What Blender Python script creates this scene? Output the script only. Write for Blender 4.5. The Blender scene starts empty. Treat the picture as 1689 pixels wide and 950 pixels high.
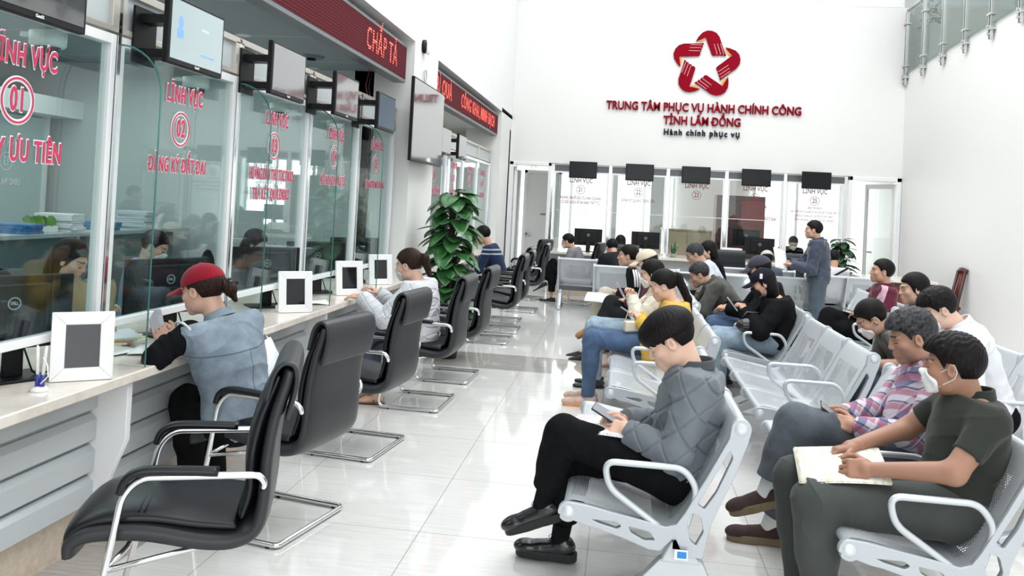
import bpy, bmesh, math, random
import numpy as np
from mathutils import Vector, Matrix, Euler
random.seed(7)
PI = math.pi
C = bpy.context.scene.collection
S = bpy.context.scene

# ------------------------------------------------------------------ camera
def make_camera():
    yaw, pitch, roll, h = -.131, .0203, .051, 1.585
    cy, sy = math.cos(yaw), math.sin(yaw)
    F = Vector((sy*math.cos(pitch), cy*math.cos(pitch), math.sin(pitch)))
    rt = Vector((cy, -sy, 0)); up = rt.cross(F)
    c, s = math.cos(roll), math.sin(roll)
    R = c*rt + s*up; U = -s*rt + c*up
    M = Matrix((R, U, -F)).transposed().to_4x4(); M.translation = (0, 0, h)
    d = bpy.data.cameras.new('camera'); o = bpy.data.objects.new('camera', d); C.objects.link(o)
    o.matrix_world = M
    d.sensor_width = 36; d.lens = 36*1391/1689; d.shift_y = -168.5/1689; d.clip_end = 120; d.clip_start = .05
    S.camera = o
make_camera()

# ------------------------------------------------------------------ view, world, lights
S.view_settings.view_transform = 'Standard'; S.view_settings.look = 'None'
S.view_settings.gamma = 1; S.view_settings.use_curve_mapping = False
S.view_settings.exposure = 0.56
S.cycles.use_denoising = True
S.cycles.max_bounces = 7; S.cycles.diffuse_bounces = 3; S.cycles.glossy_bounces = 3
S.cycles.transmission_bounces = 4; S.cycles.transparent_max_bounces = 12
S.cycles.caustics_reflective = False; S.cycles.caustics_refractive = False
S.cycles.sample_clamp_indirect = 6
w = bpy.data.worlds.new('world'); S.world = w; w.use_nodes = True
bg = w.node_tree.nodes['Background']; bg.inputs[0].default_value = (.93, .97, 1, 1); bg.inputs[1].default_value = 1.0

def area(name, loc, size, energy, rot=(0, 0, 0), col=(1, 1, 1), spread=PI):
    d = bpy.data.lights.new(name, 'AREA'); d.shape = 'RECTANGLE'; d.size, d.size_y = size
    d.energy = energy; d.color = col; d.spread = spread
    o = bpy.data.objects.new(name, d); C.objects.link(o); o.location = loc; o.rotation_euler = rot
    return o
area('skylight', (1.6, 7.2, 7.6), (5.0, 13.0), 420, (0, 0, 0), (.98, .99, 1))
area('front_fill_light', (1.5, -3.6, 2.6), (6.0, 3.6), 90, (math.radians(90), 0, 0), (.97, .99, 1))  # added fill lamp at the unseen front end of the hall
area('right_fill_light', (4.7, 6.0, 4.2), (6.0, 1.6), 20, (0, math.radians(72), 0), (1, 1, 1))  # added fill lamp at the right wall; no window is built here
area('office_ceiling_light', (-4.3, 4.6, 2.7), (2.6, 6.0), 55, (0, 0, 0), (.93, 1, .98))
area('far_office_light', (-3.8, 11.2, 2.7), (1.8, 4.0), 40, (0, 0, 0), (.97, 1, 1))
area('back_office_daylight', (1.3, 20.6, 1.5), (7.4, 2.6), 260, (math.radians(-90), 0, 0), (1, 1, 1))

# ------------------------------------------------------------------ materials
MATS = {}
def mat(name, col=(.8, .8, .8), rough=.5, metal=0, spec=.5, emit=None, estr=1, coat=0, alpha=None):
    if name in MATS: return MATS[name]
    m = bpy.data.materials.new(name); m.use_nodes = True
    b = m.node_tree.nodes['Principled BSDF']
    b.inputs['Base Color'].default_value = (*col, 1); b.inputs['Roughness'].default_value = rough
    b.inputs['Metallic'].default_value = metal; b.inputs['Specular IOR Level'].default_value = spec
    b.inputs['Coat Weight'].default_value = coat
    if emit: b.inputs['Emission Color'].default_value = (*emit, 1); b.inputs['Emission Strength'].default_value = estr
    MATS[name] = m
    return m
def nt(m): return m.node_tree.nodes, m.node_tree.links, m.node_tree.nodes['Principled BSDF']
def coords(m, scale=(1, 1, 1), rot=(0, 0, 0), kind='Object'):
    n, l, b = nt(m); t = n.new('ShaderNodeTexCoord'); mp = n.new('ShaderNodeMapping')
    mp.inputs['Scale'].default_value = scale; mp.inputs['Rotation'].default_value = rot
    l.new(t.outputs[kind], mp.inputs[0]); return mp.outputs[0]
def noise(m, v, scale, detail=3, rough=.5):
    n, l, b = nt(m); t = n.new('ShaderNodeTexNoise'); t.inputs['Scale'].default_value = scale
    t.inputs['Detail'].default_value = detail; t.inputs['Roughness'].default_value = rough
    if v is not None: l.new(v, t.inputs['Vector'])
    return t.outputs[0]
def ramp(m, v, stops):
    n, l, b = nt(m); r = n.new('ShaderNodeValToRGB'); e = r.color_ramp.elements
    while len(e) < len(stops): e.new(.5)
    for x, (p, c) in zip(e, stops): x.position = p; x.color = (*c, 1)
    l.new(v, r.inputs[0]); return r.outputs[0]
def bump(m, v, strength=.3, dist=.01):
    n, l, b = nt(m); t = n.new('ShaderNodeBump'); t.inputs['Strength'].default_value = strength; t.inputs['Distance'].default_value = dist
    l.new(v, t.inputs['Height']); l.new(t.outputs[0], b.inputs['Normal'])
def M2(m, op, a, b_=None):
    n, l, b = nt(m); t = n.new('ShaderNodeMath'); t.operation = op
    for i, x in enumerate((a, b_)):
        if x is None: continue
        if isinstance(x, (int, float)): t.inputs[i].default_value = x
        else: l.new(x, t.inputs[i])
    return t.outputs[0]
def mix(m, fac, a, b_, mode='MIX'):
    n, l, b = nt(m); t = n.new('ShaderNodeMix'); t.data_type = 'RGBA'; t.blend_type = mode
    for s, x in ((t.inputs[0], fac), (t.inputs[6], a), (t.inputs[7], b_)):
        if isinstance(x, (int, float)): s.default_value = x
        elif isinstance(x, tuple): s.default_value = (*x, 1)
        else: l.new(x, s)
    return t.outputs[2]
def sep(m, v):
    n, l, b = nt(m); t = n.new('ShaderNodeSeparateXYZ'); l.new(v, t.inputs[0]); return t.outputs
def base(m, v): n, l, b = nt(m); l.new(v, b.inputs['Base Color'])
def cloth(name, col, var=.12, scale=60, rough=.85, bstr=.25):
    if name in MATS: return MATS[name]
    m = mat(name, col, rough, spec=.16); v = coords(m)
    d = tuple(c*(1-var) for c in col); u = tuple(min(1, c*(1+var)) for c in col)
    base(m, ramp(m, noise(m, v, scale*.25, 4), [(.3, d), (.7, u)]))
    bump(m, noise(m, v, scale*6, 2), bstr, .002)
    if max(col) > .03: m.node_tree.nodes['Principled BSDF'].inputs['Sheen Weight'].default_value = .12
    else: m.node_tree.nodes['Principled BSDF'].inputs['Specular IOR Level'].default_value = .08
    return m

white_wall = mat('white_wall_paint', (.80, .795, .775), .55)
bump(white_wall, noise(white_wall, coords(white_wall), 40, 3), .05, .002)
white_frame = mat('white_painted_aluminium', (.85, .86, .86), .28)
chrome = mat('chrome', (.82, .83, .84), .12, 1)
steel = mat('brushed_steel', (.62, .63, .62), .3, 1)
black_plastic = mat('black_plastic', (.006, .006, .007), .45, spec=.25)
black_gloss = mat('black_gloss', (.006, .007, .01), .08)
leather = mat('black_leather', (.004, .005, .007), .30, spec=.42)
bump(leather, noise(leather, coords(leather), 260, 3), .12, .002)
leather_grey = mat('grey_leather_shell', (.026, .028, .030), .40, spec=.42)
bump(leather_grey, noise(leather_grey, coords(leather_grey), 260, 3), .15, .002)
silver = mat('silver_powder_coat', (.60, .635, .66), .36, .35)
silver_dark = mat('silver_cast_frame', (.50, .535, .565), .38, .35)
red_letter = mat('crimson_letter', (.25, .001, .012), .7, spec=.08)
dark_letter = mat('dark_slate_letter', (.010, .018, .028), .7, spec=.08)
gold_letter = mat('amber_letter', (.8, .38, .04), .45)
pink_letter = mat('pink_red_vinyl', (.62, .03, .11), .5)
white_vinyl = mat('white_vinyl', (.9, .88, .89), .5)
maroon_vinyl = mat('maroon_vinyl', (.30, .03, .06), .5)
paper = mat('white_paper', (.86, .87, .88), .8)
beige_wood = mat('pale_beige_laminate', (.60, .50, .36), .45)
red_wood = mat('red_mahogany_wood', (.13, .018, .012), .35)
dark_wood = mat('dark_mahogany', (.055, .012, .010), .3)

def glass_mat(name, tint, refl=1.0, ior=1.5):
    m = bpy.data.materials.new(name); m.use_nodes = True; n = m.node_tree.nodes; l = m.node_tree.links
    for x in list(n):
        if x.type != 'OUTPUT_MATERIAL': n.remove(x)
    out = [x for x in n if x.type == 'OUTPUT_MATERIAL'][0]
    t = n.new('ShaderNodeBsdfTransparent'); t.inputs[0].default_value = (*tint, 1)
    g = n.new('ShaderNodeBsdfGlossy'); g.inputs['Roughness'].default_value = 0; g.inputs[0].default_value = (refl, refl, refl, 1)
    lw = n.new('ShaderNodeLayerWeight'); lw.inputs[0].default_value = .5
    pw = n.new('ShaderNodeMath'); pw.operation = 'POWER'; l.new(lw.outputs['Facing'], pw.inputs[0]); pw.inputs[1].default_value = 4.0
    f = n.new('ShaderNodeMath'); f.operation = 'MULTIPLY_ADD'; l.new(pw.outputs[0], f.inputs[0]); f.inputs[1].default_value = .90; f.inputs[2].default_value = .035
    x = n.new('ShaderNodeMixShader'); l.new(f.outputs[0], x.inputs[0]); l.new(t.outputs[0], x.inputs[1]); l.new(g.outputs[0], x.inputs[2]); l.new(x.outputs[0], out.inputs[0])
    MATS[name] = m; return m
glass_green = glass_mat('green_tinted_glass', (.875, .955, .950), .8)
glass_fin = glass_mat('clear_fin_glass', (.955, .985, .982), .6)
glass_clear = glass_mat('clear_glass', (.93, .97, .96), .6)
glass_stair = glass_mat('grey_stair_glass', (.62, .68, .66), .8)
glass_edge = mat('green_glass_edge', (.05, .22, .20), .15)

# ------------------------------------------------------------------ mesh helpers
class MB:
    def __init__(s): s.v = []; s.f = []; s.m = []; s.cur = 0
    def add(s, v, f, M=None):
        b = len(s.v)
        for p in v:
            p = Vector(p); s.v.append(tuple(M @ p) if M is not None else tuple(p))
        for q in f: s.f.append([b+i for i in q]); s.m.append(s.cur)
        return s
    def box(s, x0, x1, y0, y1, z0, z1, M=None):
        v = [(x, y, z) for x in (x0, x1) for y in (y0, y1) for z in (z0, z1)]
        return s.add(v, [(0, 1, 3, 2), (4, 6, 7, 5), (0, 4, 5, 1), (2, 3, 7, 6), (0, 2, 6, 4), (1, 5, 7, 3)], M)
    def quad(s, *p): return s.add(p, [tuple(range(len(p)))])
    def tube(s, pts, r, n=10, closed=False, M=None, rx=None, cap=True):
        P = [Vector(p) for p in pts]; k = len(P)
        rs = r if isinstance(r, (list, tuple)) else [r]*k
        ref = None; V = []; Fc = []
        for i in range(k):
            a = P[(i-1) % k] if (closed or i > 0) else P[i]; b = P[(i+1) % k] if (closed or i < k-1) else P[i]
            t = (b-a).normalized() if (b-a).length > 1e-9 else Vector((0, 0, 1))
            if ref is None: ref = Vector((0, 0, 1)) if abs(t.z) < .9 else Vector((1, 0, 0))
            u = (ref - t*ref.dot(t))
            if u.length < 1e-5: u = t.orthogonal()
            u.normalize(); ref = u; w_ = t.cross(u)
            for j in range(n):
                an = 2*PI*j/n; V.append(P[i] + (u*math.cos(an)*(rx or 1) + w_*math.sin(an))*rs[i])
        for i in range(k if closed else k-1):
            for j in range(n):
                a = i*n+j; b = i*n+(j+1) % n; c = ((i+1) % k)*n+(j+1) % n; d = ((i+1) % k)*n+j
                Fc.append((a, b, c, d))
        if not closed and cap: Fc.append(tuple(range(n-1, -1, -1))); Fc.append(tuple((k-1)*n+j for j in range(n)))
        return s.add(V, Fc, M)
    def lathe(s, prof, n=20, M=None, c=(0, 0)):
        V = []; Fc = []; k = len(prof)
        for r, z in prof:
            for j in range(n): an = 2*PI*j/n; V.append((c[0]+r*math.cos(an), c[1]+r*math.sin(an), z))
        for i in range(k-1):
            for j in range(n): Fc.append((i*n+j, i*n+(j+1) % n, (i+1)*n+(j+1) % n, (i+1)*n+j))
        Fc.append(tuple(range(n-1, -1, -1))); Fc.append(tuple((k-1)*n+j for j in range(n)))
        return s.add(V, Fc, M)
    def prism(s, poly, a0, a1, axis='y', M=None):
        def P(p, a): return {'y': (p[0], a, p[1]), 'x': (a, p[0], p[1]), 'z': (p[0], p[1], a)}[axis]
        n = len(poly); V = [P(p, a0) for p in poly]+[P(p, a1) for p in poly]
        Fc = [tuple(range(n)), tuple(range(2*n-1, n-1, -1))]+[(i, i+n, (i+1) % n+n, (i+1) % n) for i in range(n)]
        return s.add(V, Fc, M)
    def ell(s, c, r, n=16, k=10, M=None):
        V = []; Fc = []
        for i in range(k+1):
            th = PI*i/k
            for j in range(n): an = 2*PI*j/n; V.append((c[0]+r[0]*math.sin(th)*math.cos(an), c[1]+r[1]*math.sin(th)*math.sin(an), c[2]+r[2]*math.cos(th)))
        for i in range(k):
            for j in range(n): Fc.append((i*n+j, (i+1)*n+j, (i+1)*n+(j+1) % n, i*n+(j+1) % n))
        return s.add(V, Fc, M)
    def grid(s, fn, nu, nv, closed=False):
        V = [fn(i/nu, j/nv) for i in range(nu+1) for j in range(nv+1)]
        return s.add(V, [(i*(nv+1)+j, (i+1)*(nv+1)+j, (i+1)*(nv+1)+j+1, i*(nv+1)+j+1) for i in range(nu) for j in range(nv)])
    def build(s, name, m, parent=None, smooth=False, bevel=0, seg=2, loc=None, solid=0, sub=0):
        me = bpy.data.meshes.new(name); off = Vector(loc) if loc else Vector((0, 0, 0))
        me.from_pydata([tuple(Vector(v)-off) for v in s.v], [], s.f)
        ms = m if isinstance(m, (list, tuple)) else [m]
        for x in ms: me.materials.append(x)
        if len(ms) > 1: me.polygons.foreach_set('material_index', s.m)
        bm = bmesh.new(); bm.from_mesh(me); bmesh.ops.recalc_face_normals(bm, faces=bm.faces); bm.to_mesh(me); bm.free()
        o = bpy.data.objects.new(name, me); C.objects.link(o)
        if loc: o.location = loc
        if parent: o.parent = parent
        if solid: q = o.modifiers.new('solid', 'SOLIDIFY'); q.thickness = solid; q.offset = 0
        if sub: q = o.modifiers.new('sub', 'SUBSURF'); q.levels = q.render_levels = sub
        if bevel:
            q = o.modifiers.new('bevel', 'BEVEL'); q.width = bevel; q.segments = seg; q.limit_method = 'ANGLE'; q.angle_limit = math.radians(40)
        if smooth or bevel:
            me.polygons.foreach_set('use_smooth', [True]*len(me.polygons))
            if not smooth or bevel: me.set_sharp_from_angle(angle=math.radians(35))
        return o
def smooth_angle(o, a=40):
    o.data.polygons.foreach_set('use_smooth', [True]*len(o.data.polygons)); o.data.set_sharp_from_angle(angle=math.radians(a)); return o
def tag(o, label=None, cat=None, group=None, kind=None):
    if label: o['label'] = label
    if cat: o['category'] = cat
    if group: o['group'] = group
    if kind: o['kind'] = kind
    return o
def empty(name, loc=(0, 0, 0), rz=0, label=None, cat=None, group=None):
    o = bpy.data.objects.new(name, None); C.objects.link(o); o.location = loc; o.rotation_euler = (0, 0, rz); o.empty_display_size = .1
    return tag(o, label, cat, group)
def struct(mb, name, m, parent=None, **k):
    o = mb.build(name, m, parent, **k)
    if not parent: o['kind'] = 'structure'
    return o
def copy_tree(o, parent=None, **kw):
    c = o.copy(); C.objects.link(c); c.parent = parent
    for ch in list(o.children): copy_tree(ch, c)
    return c
def place(o, loc, rz=0, label=None, group=None):
    o.location = loc; o.rotation_euler = (0, 0, rz)
    if label: o['label'] = label
    if group: o['group'] = group
    return o
def Rz(a): return Matrix.Rotation(a, 4, 'Z')
def Rx(a): return Matrix.Rotation(a, 4, 'X')
def Ry(a): return Matrix.Rotation(a, 4, 'Y')
def T(*p): return Matrix.Translation(p)
def arc(cx, cy, r, a0, a1, n=8): return [(cx+r*math.cos(math.radians(a0+(a1-a0)*i/n)), cy+r*math.sin(math.radians(a0+(a1-a0)*i/n))) for i in range(n+1)]
def round_path(pts, r, n=5):
    """3D polyline with rounded corners"""
    P = [Vector(p) for p in pts]; out = [P[0]]
    for i in range(1, len(P)-1):
        a, b, c = P[i-1], P[i], P[i+1]; rr = min(r, (a-b).length*.49, (c-b).length*.49)
        p0 = b+(a-b).normalized()*rr; p2 = b+(c-b).normalized()*rr
        for k in range(n+1): t = k/n; out.append((1-t)**2*p0+2*t*(1-t)*b+t*t*p2)
    out.append(P[-1]); return out
def curve_mesh(name, splines, m, M, extrude=.002, bevel=0, parent=None):
    """filled 2D outlines (holes allowed) extruded; M places the XY drawing in the world"""
    cu = bpy.data.curves.new(name, 'CURVE'); cu.dimensions = '2D'; cu.fill_mode = 'BOTH'; cu.extrude = extrude; cu.bevel_depth = bevel; cu.bevel_resolution = 2
    for sp in splines:
        k = cu.splines.new('POLY'); k.points.add(len(sp)-1)
        for p, q in zip(k.points, sp): p.co = (q[0], q[1], 0, 1)
        k.use_cyclic_u = True
    return _to_mesh(name, cu, m, M, parent)
def _to_mesh(name, cu, m, M, parent):
    t = bpy.data.objects.new(name, cu); me = bpy.data.meshes.new_from_object(t); bpy.data.objects.remove(t)
    me.transform(M); me.materials.clear(); me.materials.append(m); me.name = name
    o = bpy.data.objects.new(name, me); C.objects.link(o)
    if parent: o.parent = parent
    return smooth_angle(o, 35)
def _dim(s, size, spacing):
    cu = bpy.data.curves.new('t', 'FONT'); cu.body = s; cu.size = size; cu.space_character = spacing
    t = bpy.data.objects.new('t', cu); me = bpy.data.meshes.new_from_object(t); xs = [v.co.x for v in me.vertices]; r = (min(xs), max(xs))
    bpy.data.objects.remove(t); bpy.data.meshes.remove(me); bpy.data.curves.remove(cu); return r[1]-r[0]
def text_mesh(name, s, m, M, size=.1, extrude=.002, weight=0, parent=None, sx=.8, align='CENTER', spacing=1.0, bev=0):
    if '\u0110' in s:      # the stroke of each barred D is laid over a plain D
        adv = lambda q: _dim('I'+q+'I', size, spacing)-_dim('II', size, spacing)
        tot = adv(s); plain = s.replace('\u0110', 'D'); o = text_mesh(name, plain, m, M, size, extrude, weight, parent, sx, align, spacing, bev)
        tot = adv(plain); bm = bmesh.new(); bm.from_mesh(o.data)
        for i, ch in enumerate(s):
            if ch != '\u0110': continue
            x = -tot/2+(adv(plain[:i]) if i else 0)+size*.10; y = size*0.0
            for q in (M @ Matrix.Diagonal((sx, 1, 1, 1)) @ Matrix.Translation((x, y, 0)),):
                hw, hh_, e = size*.15+weight, size*.040+weight, extrude*1.02
                vs_ = [bm.verts.new(q @ Vector((a*hw, b_*hh_, c*e))) for a in (-1, 1) for b_ in (-1, 1) for c in (-1, 1)]
                for f_ in ((0, 1, 3, 2), (4, 6, 7, 5), (0, 4, 5, 1), (2, 3, 7, 6), (0, 2, 6, 4), (1, 5, 7, 3)): bm.faces.new([vs_[k] for k in f_])
        bm.to_mesh(o.data); bm.free(); return o
    cu = bpy.data.curves.new(name, 'FONT'); cu.body = s; cu.size = size; cu.extrude = extrude; cu.offset = weight
    cu.align_x = align; cu.align_y = 'CENTER'; cu.space_character = spacing; cu.resolution_u = 3; cu.bevel_depth = bev
    return _to_mesh(name, cu, m, M @ Matrix.Diagonal((sx, 1, 1, 1)), parent)
# drawing planes: text facing +X (reads along +Y) and text facing -Y (reads along +X)
def face_x(x, y, z): return Matrix.Translation((x, y, z)) @ Matrix(((0, 0, 1, 0), (1, 0, 0, 0), (0, 1, 0, 0), (0, 0, 0, 1)))
def face_my(x, y, z): return Matrix.Translation((x, y, z)) @ Matrix(((1, 0, 0, 0), (0, 0, -1, 0), (0, 1, 0, 0), (0, 0, 0, 1)))
# ================================================================== SETTING
YB = 15.5; XL = -2.1; XG = -2.3; XR = 4.82; ZT = 7.8
# floor: large polished tiles
fl = mat('polished_floor_tile', (.74, .735, .715), .06, spec=.55)
n, l, b = nt(fl); v = coords(fl)
sx = sep(fl, v)
def cell(o, off): return M2(fl, 'DIVIDE', M2(fl, 'ADD', o, off), .8)
ux = cell(sx[0], .883+8*.8); uy = cell(sx[1], -3.9645+16*.8)
def line(u):
    fr = M2(fl, 'FRACT', u); return M2(fl, 'LESS_THAN', M2(fl, 'MINIMUM', fr, M2(fl, 'SUBTRACT', 1, fr)), .0022)
grout = M2(fl, 'MAXIMUM', line(ux), line(uy))
iy = M2(fl, 'FLOOR', uy); ix = M2(fl, 'FLOOR', ux)
vein = noise(fl, coords(fl, (1.2, 14, 1)), 3.0, 6, .6)
cv = n.new('ShaderNodeCombineXYZ'); l.new(ix, cv.inputs[0]); l.new(iy, cv.inputs[1])
wn = n.new('ShaderNodeTexWhiteNoise'); l.new(cv.outputs[0], wn.inputs[0])
light = ramp(fl, vein, [(.25, (.66, .65, .625)), (.75, (.80, .795, .775))])
light = mix(fl, M2(fl, 'MULTIPLY', wn.outputs[0], .12), light, (.66, .65, .63))
dark = ramp(fl, noise(fl, coords(fl, (1.2, 22, 1)), 4.0, 7, .7), [(.3, (.30, .285, .26)), (.7, (.52, .50, .47))])
stripe = M2(fl, 'COMPARE', iy, 21.0); n[-1] if False else None
edge = M2(fl, 'LESS_THAN', sx[0], -2.02)
band = M2(fl, 'MAXIMUM', stripe, edge)
colr = mix(fl, band, light, dark)
base(fl, mix(fl, grout, colr, (.33, .32, .30)))
for nd in n:
    if nd.type == 'MATH' and nd.operation == 'COMPARE': nd.inputs[2].default_value = .1
struct(MB().box(-7.2, XR+.2, -3.8, 20.2, -.1, 0), 'floor', fl)

# back wall above the counters, left wall pieces, right wall
struct(MB().box(XL-.3, XR+.1, YB, YB+.25, 2.36, 5.36).box(XL-.3, XR+.1, YB, YB+.25, 6.8, ZT), 'wall_back', white_wall)
struct(MB().box(XR, XR+.25, -3.8, YB+.25, 0, ZT), 'wall_right', white_wall)
struct(MB().box(-7.2, XR+.2, -4.0, -3.8, 0, .3).box(-7.2, -1.6, -4.0, -3.8, .3, ZT).box(-7.2, XR+.2, -4, -3.8, 4.6, ZT), 'wall_front', white_wall)
# column between the two counter groups and return wall at the end
struct(MB().box(-2.7, XL, 8.1, 9.15, 0, ZT), 'wall_column', white_wall)
struct(MB().box(-2.7, XL, 14.15, YB, 0, 3.2), 'wall_left', white_wall)
# upper windows row in the back wall
for i in range(5):
    x0 = XL-.25+i*1.42
    wroot = MB().box(x0, x0+1.42, YB, YB+.1, 5.36, 5.43).box(x0, x0+.06, YB, YB+.1, 5.43, 6.8).box(x0+1.36, x0+1.42, YB, YB+.1, 5.43, 6.8).box(x0, x0+1.42, YB, YB+.1, 6.74, 6.8)
    wf = struct(wroot, 'window_%d' % (i+1), white_frame, bevel=.008)
    MB().box(x0+.06, x0+1.36, YB+.045, YB+.055, 5.43, 6.74).build('pane', glass_clear, wf)
grey_board = mat('grey_ceiling_board', (.40, .45, .48), .7)
cb = coords(grey_board); s_ = sep(grey_board, cb)
def gl(u, p):
    fr = M2(grey_board, 'FRACT', M2(grey_board, 'DIVIDE', M2(grey_board, 'ADD', u, 20), p)); return M2(grey_board, 'LESS_THAN', fr, .02)
base(grey_board, mix(grey_board, M2(grey_board, 'MAXIMUM', gl(s_[0], 1.2), gl(s_[1], 1.2)), (.38, .43, .46), (.60, .64, .66)))
# corrugated fascia: ribs
def fascia(y0, y1, name):
    mb = MB(); mb.box(XL-.1, XL-.02, y0, y1, 3.17, ZT)
    k = int((y1-y0)/.115)
    for i in range(k):
        a = y0+(y1-y0)*i/k; mb.box(XL-.03, XL, a+.004, a+(y1-y0)/k-.004, 3.17, ZT)
    mb.box(-2.7, XL, y0, y1, 3.13, 3.17)
    return struct(mb, name, white_frame)
struct(MB().box(-2.75, -2.30, -3.8, 8.1, 3.10, 3.14).box(-2.75, -2.30, 9.15, 14.15, 3.10, 3.14), 'trim_soffit', white_frame)
f1 = fascia(-3.8, 8.1, 'wall_upper_left'); fascia(9.15, YB, 'wall_upper_left_far')
# office shells behind the counter glass
struct(MB().box(-7.2, -2.42, -3.8, 8.1, 2.82, 2.92), 'ceiling_office', grey_board)
struct(MB().box(-7.2, -2.42, 8.3, 15.4, 2.82, 2.92), 'ceiling_far_office', white_wall)
struct(MB().box(-2.75, -2.70, -3.8, 8.1, 2.92, 3.12).box(-2.75, -2.70, 9.15, 14.15, 2.92, 3.12), 'wall_bulkhead', white_wall)
off_wall = mat('pale_grey_green_wall', (.56, .60, .59), .6)
struct(MB().box(-7.2, -2.5, 8.1, 8.25, 0, 2.92), 'wall_office_end', off_wall)
struct(MB().box(-7.4, -7.2, -3.8, 15.6, 0, 3.0), 'wall_office_far', off_wall)
struct(MB().box(-7.2, -5.6, 0, 8.1, 2.22, 2.40), 'trim_office_beam', white_frame)
struct(MB().box(-7.2, XL, 15.25, 15.4, 0, 2.92), 'wall_far_office_end', white_wall)
# floor of back office, its walls
struct(MB().box(-2.4, 5.2, 20.0, 20.2, 0, .35).box(-2.4, 5.2, 20.0, 20.2, 2.57, 3.2).box(-2.4, -2.1, 20, 20.2, .35, 2.57).box(-.3, -.2, 20, 20.2, .35, 2.57).box(1.2, 2.95, 20, 20.2, .35, 2.57).box(4.9, 5.2, 20, 20.2, .35, 2.57), 'wall_back_office', white_wall)
struct(MB().box(-2.4, -2.2, 15.75, 20, 0, 3).box(5.0, 5.2, 15.75, 20, 0, 3), 'wall_back_office_side', white_wall)
struct(MB().box(-2.4, 5.2, 15.75, 20, 2.75, 2.85), 'ceiling_back_office', white_wall)
# ================================================================== COUNTER AND GLASS, LEFT
marble = mat('beige_marble', (.72, .66, .58), .14, spec=.5); v = coords(marble)
base(marble, mix(marble, M2(marble, 'MULTIPLY', noise(marble, v, 38, 5, .7), .5), ramp(marble, noise(marble, v, 7, 7, .65), [(.3, (.58, .51, .43)), (.5, (.72, .66, .58)), (.75, (.82, .78, .71))]), (.80, .76, .70)))
marble2 = mat('beige_plinth_stone', (.62, .53, .43), .3)
base(marble2, ramp(marble2, noise(marble2, coords(marble2), 24, 6, .7), [(.3, (.52, .42, .33)), (.7, (.70, .61, .50))]))
louvre = mat('satin_white_cladding', (.50, .53, .535), .25)
def counter(name, y0, y1, label, gussets, xe=-2.03):
    r = empty(name, (-2.4, (y0+y1)/2, 0), 0, label, 'counter')
    L = (-2.4, (y0+y1)/2, 0)
    def bd(mb, nm, m, **k): o = mb.build(nm, m, None, **k); o.data.transform(T(*[-a for a in L])); o.parent = r; return o
    bd(MB().box(-2.98, xe, y0, y1, .735, .78), 'worktop', marble, bevel=.006)
    bd(MB().box(-2.75, -2.26, y0, y1, .0, .19), 'plinth', marble2)
    mb = MB()
    for i in range(4):
        z = .19+i*.135
        mb.prism([(-2.24, z+.002), (-2.24+.012, z+.002), (-2.20, z+.02), (-2.20, z+.105), (-2.225, z+.13), (-2.24, z+.13)], y0, y1, 'y')
    mb.box(-2.9, -2.238, y0, y1, .19, .735)
    bd(mb, 'louvre_panel', louvre)
    for g in gussets:
        bd(MB().prism([(-2.24, .735), (-2.065, .735), (-2.065, .48), (-2.19, .17), (-2.24, .17)], g-.018, g+.018, 'y'), 'gusset', white_frame, bevel=.003)
    return r
counter('service_counter', -1, 8.1, 'long beige marble topped service counter with white louvred front', [2.2, 3.42, 4.64, 5.86, 7.08])
counter('service_counter', 9.15, 14.15, 'farther marble topped counter beyond the white column', [10.4, 11.65, 12.9])

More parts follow.
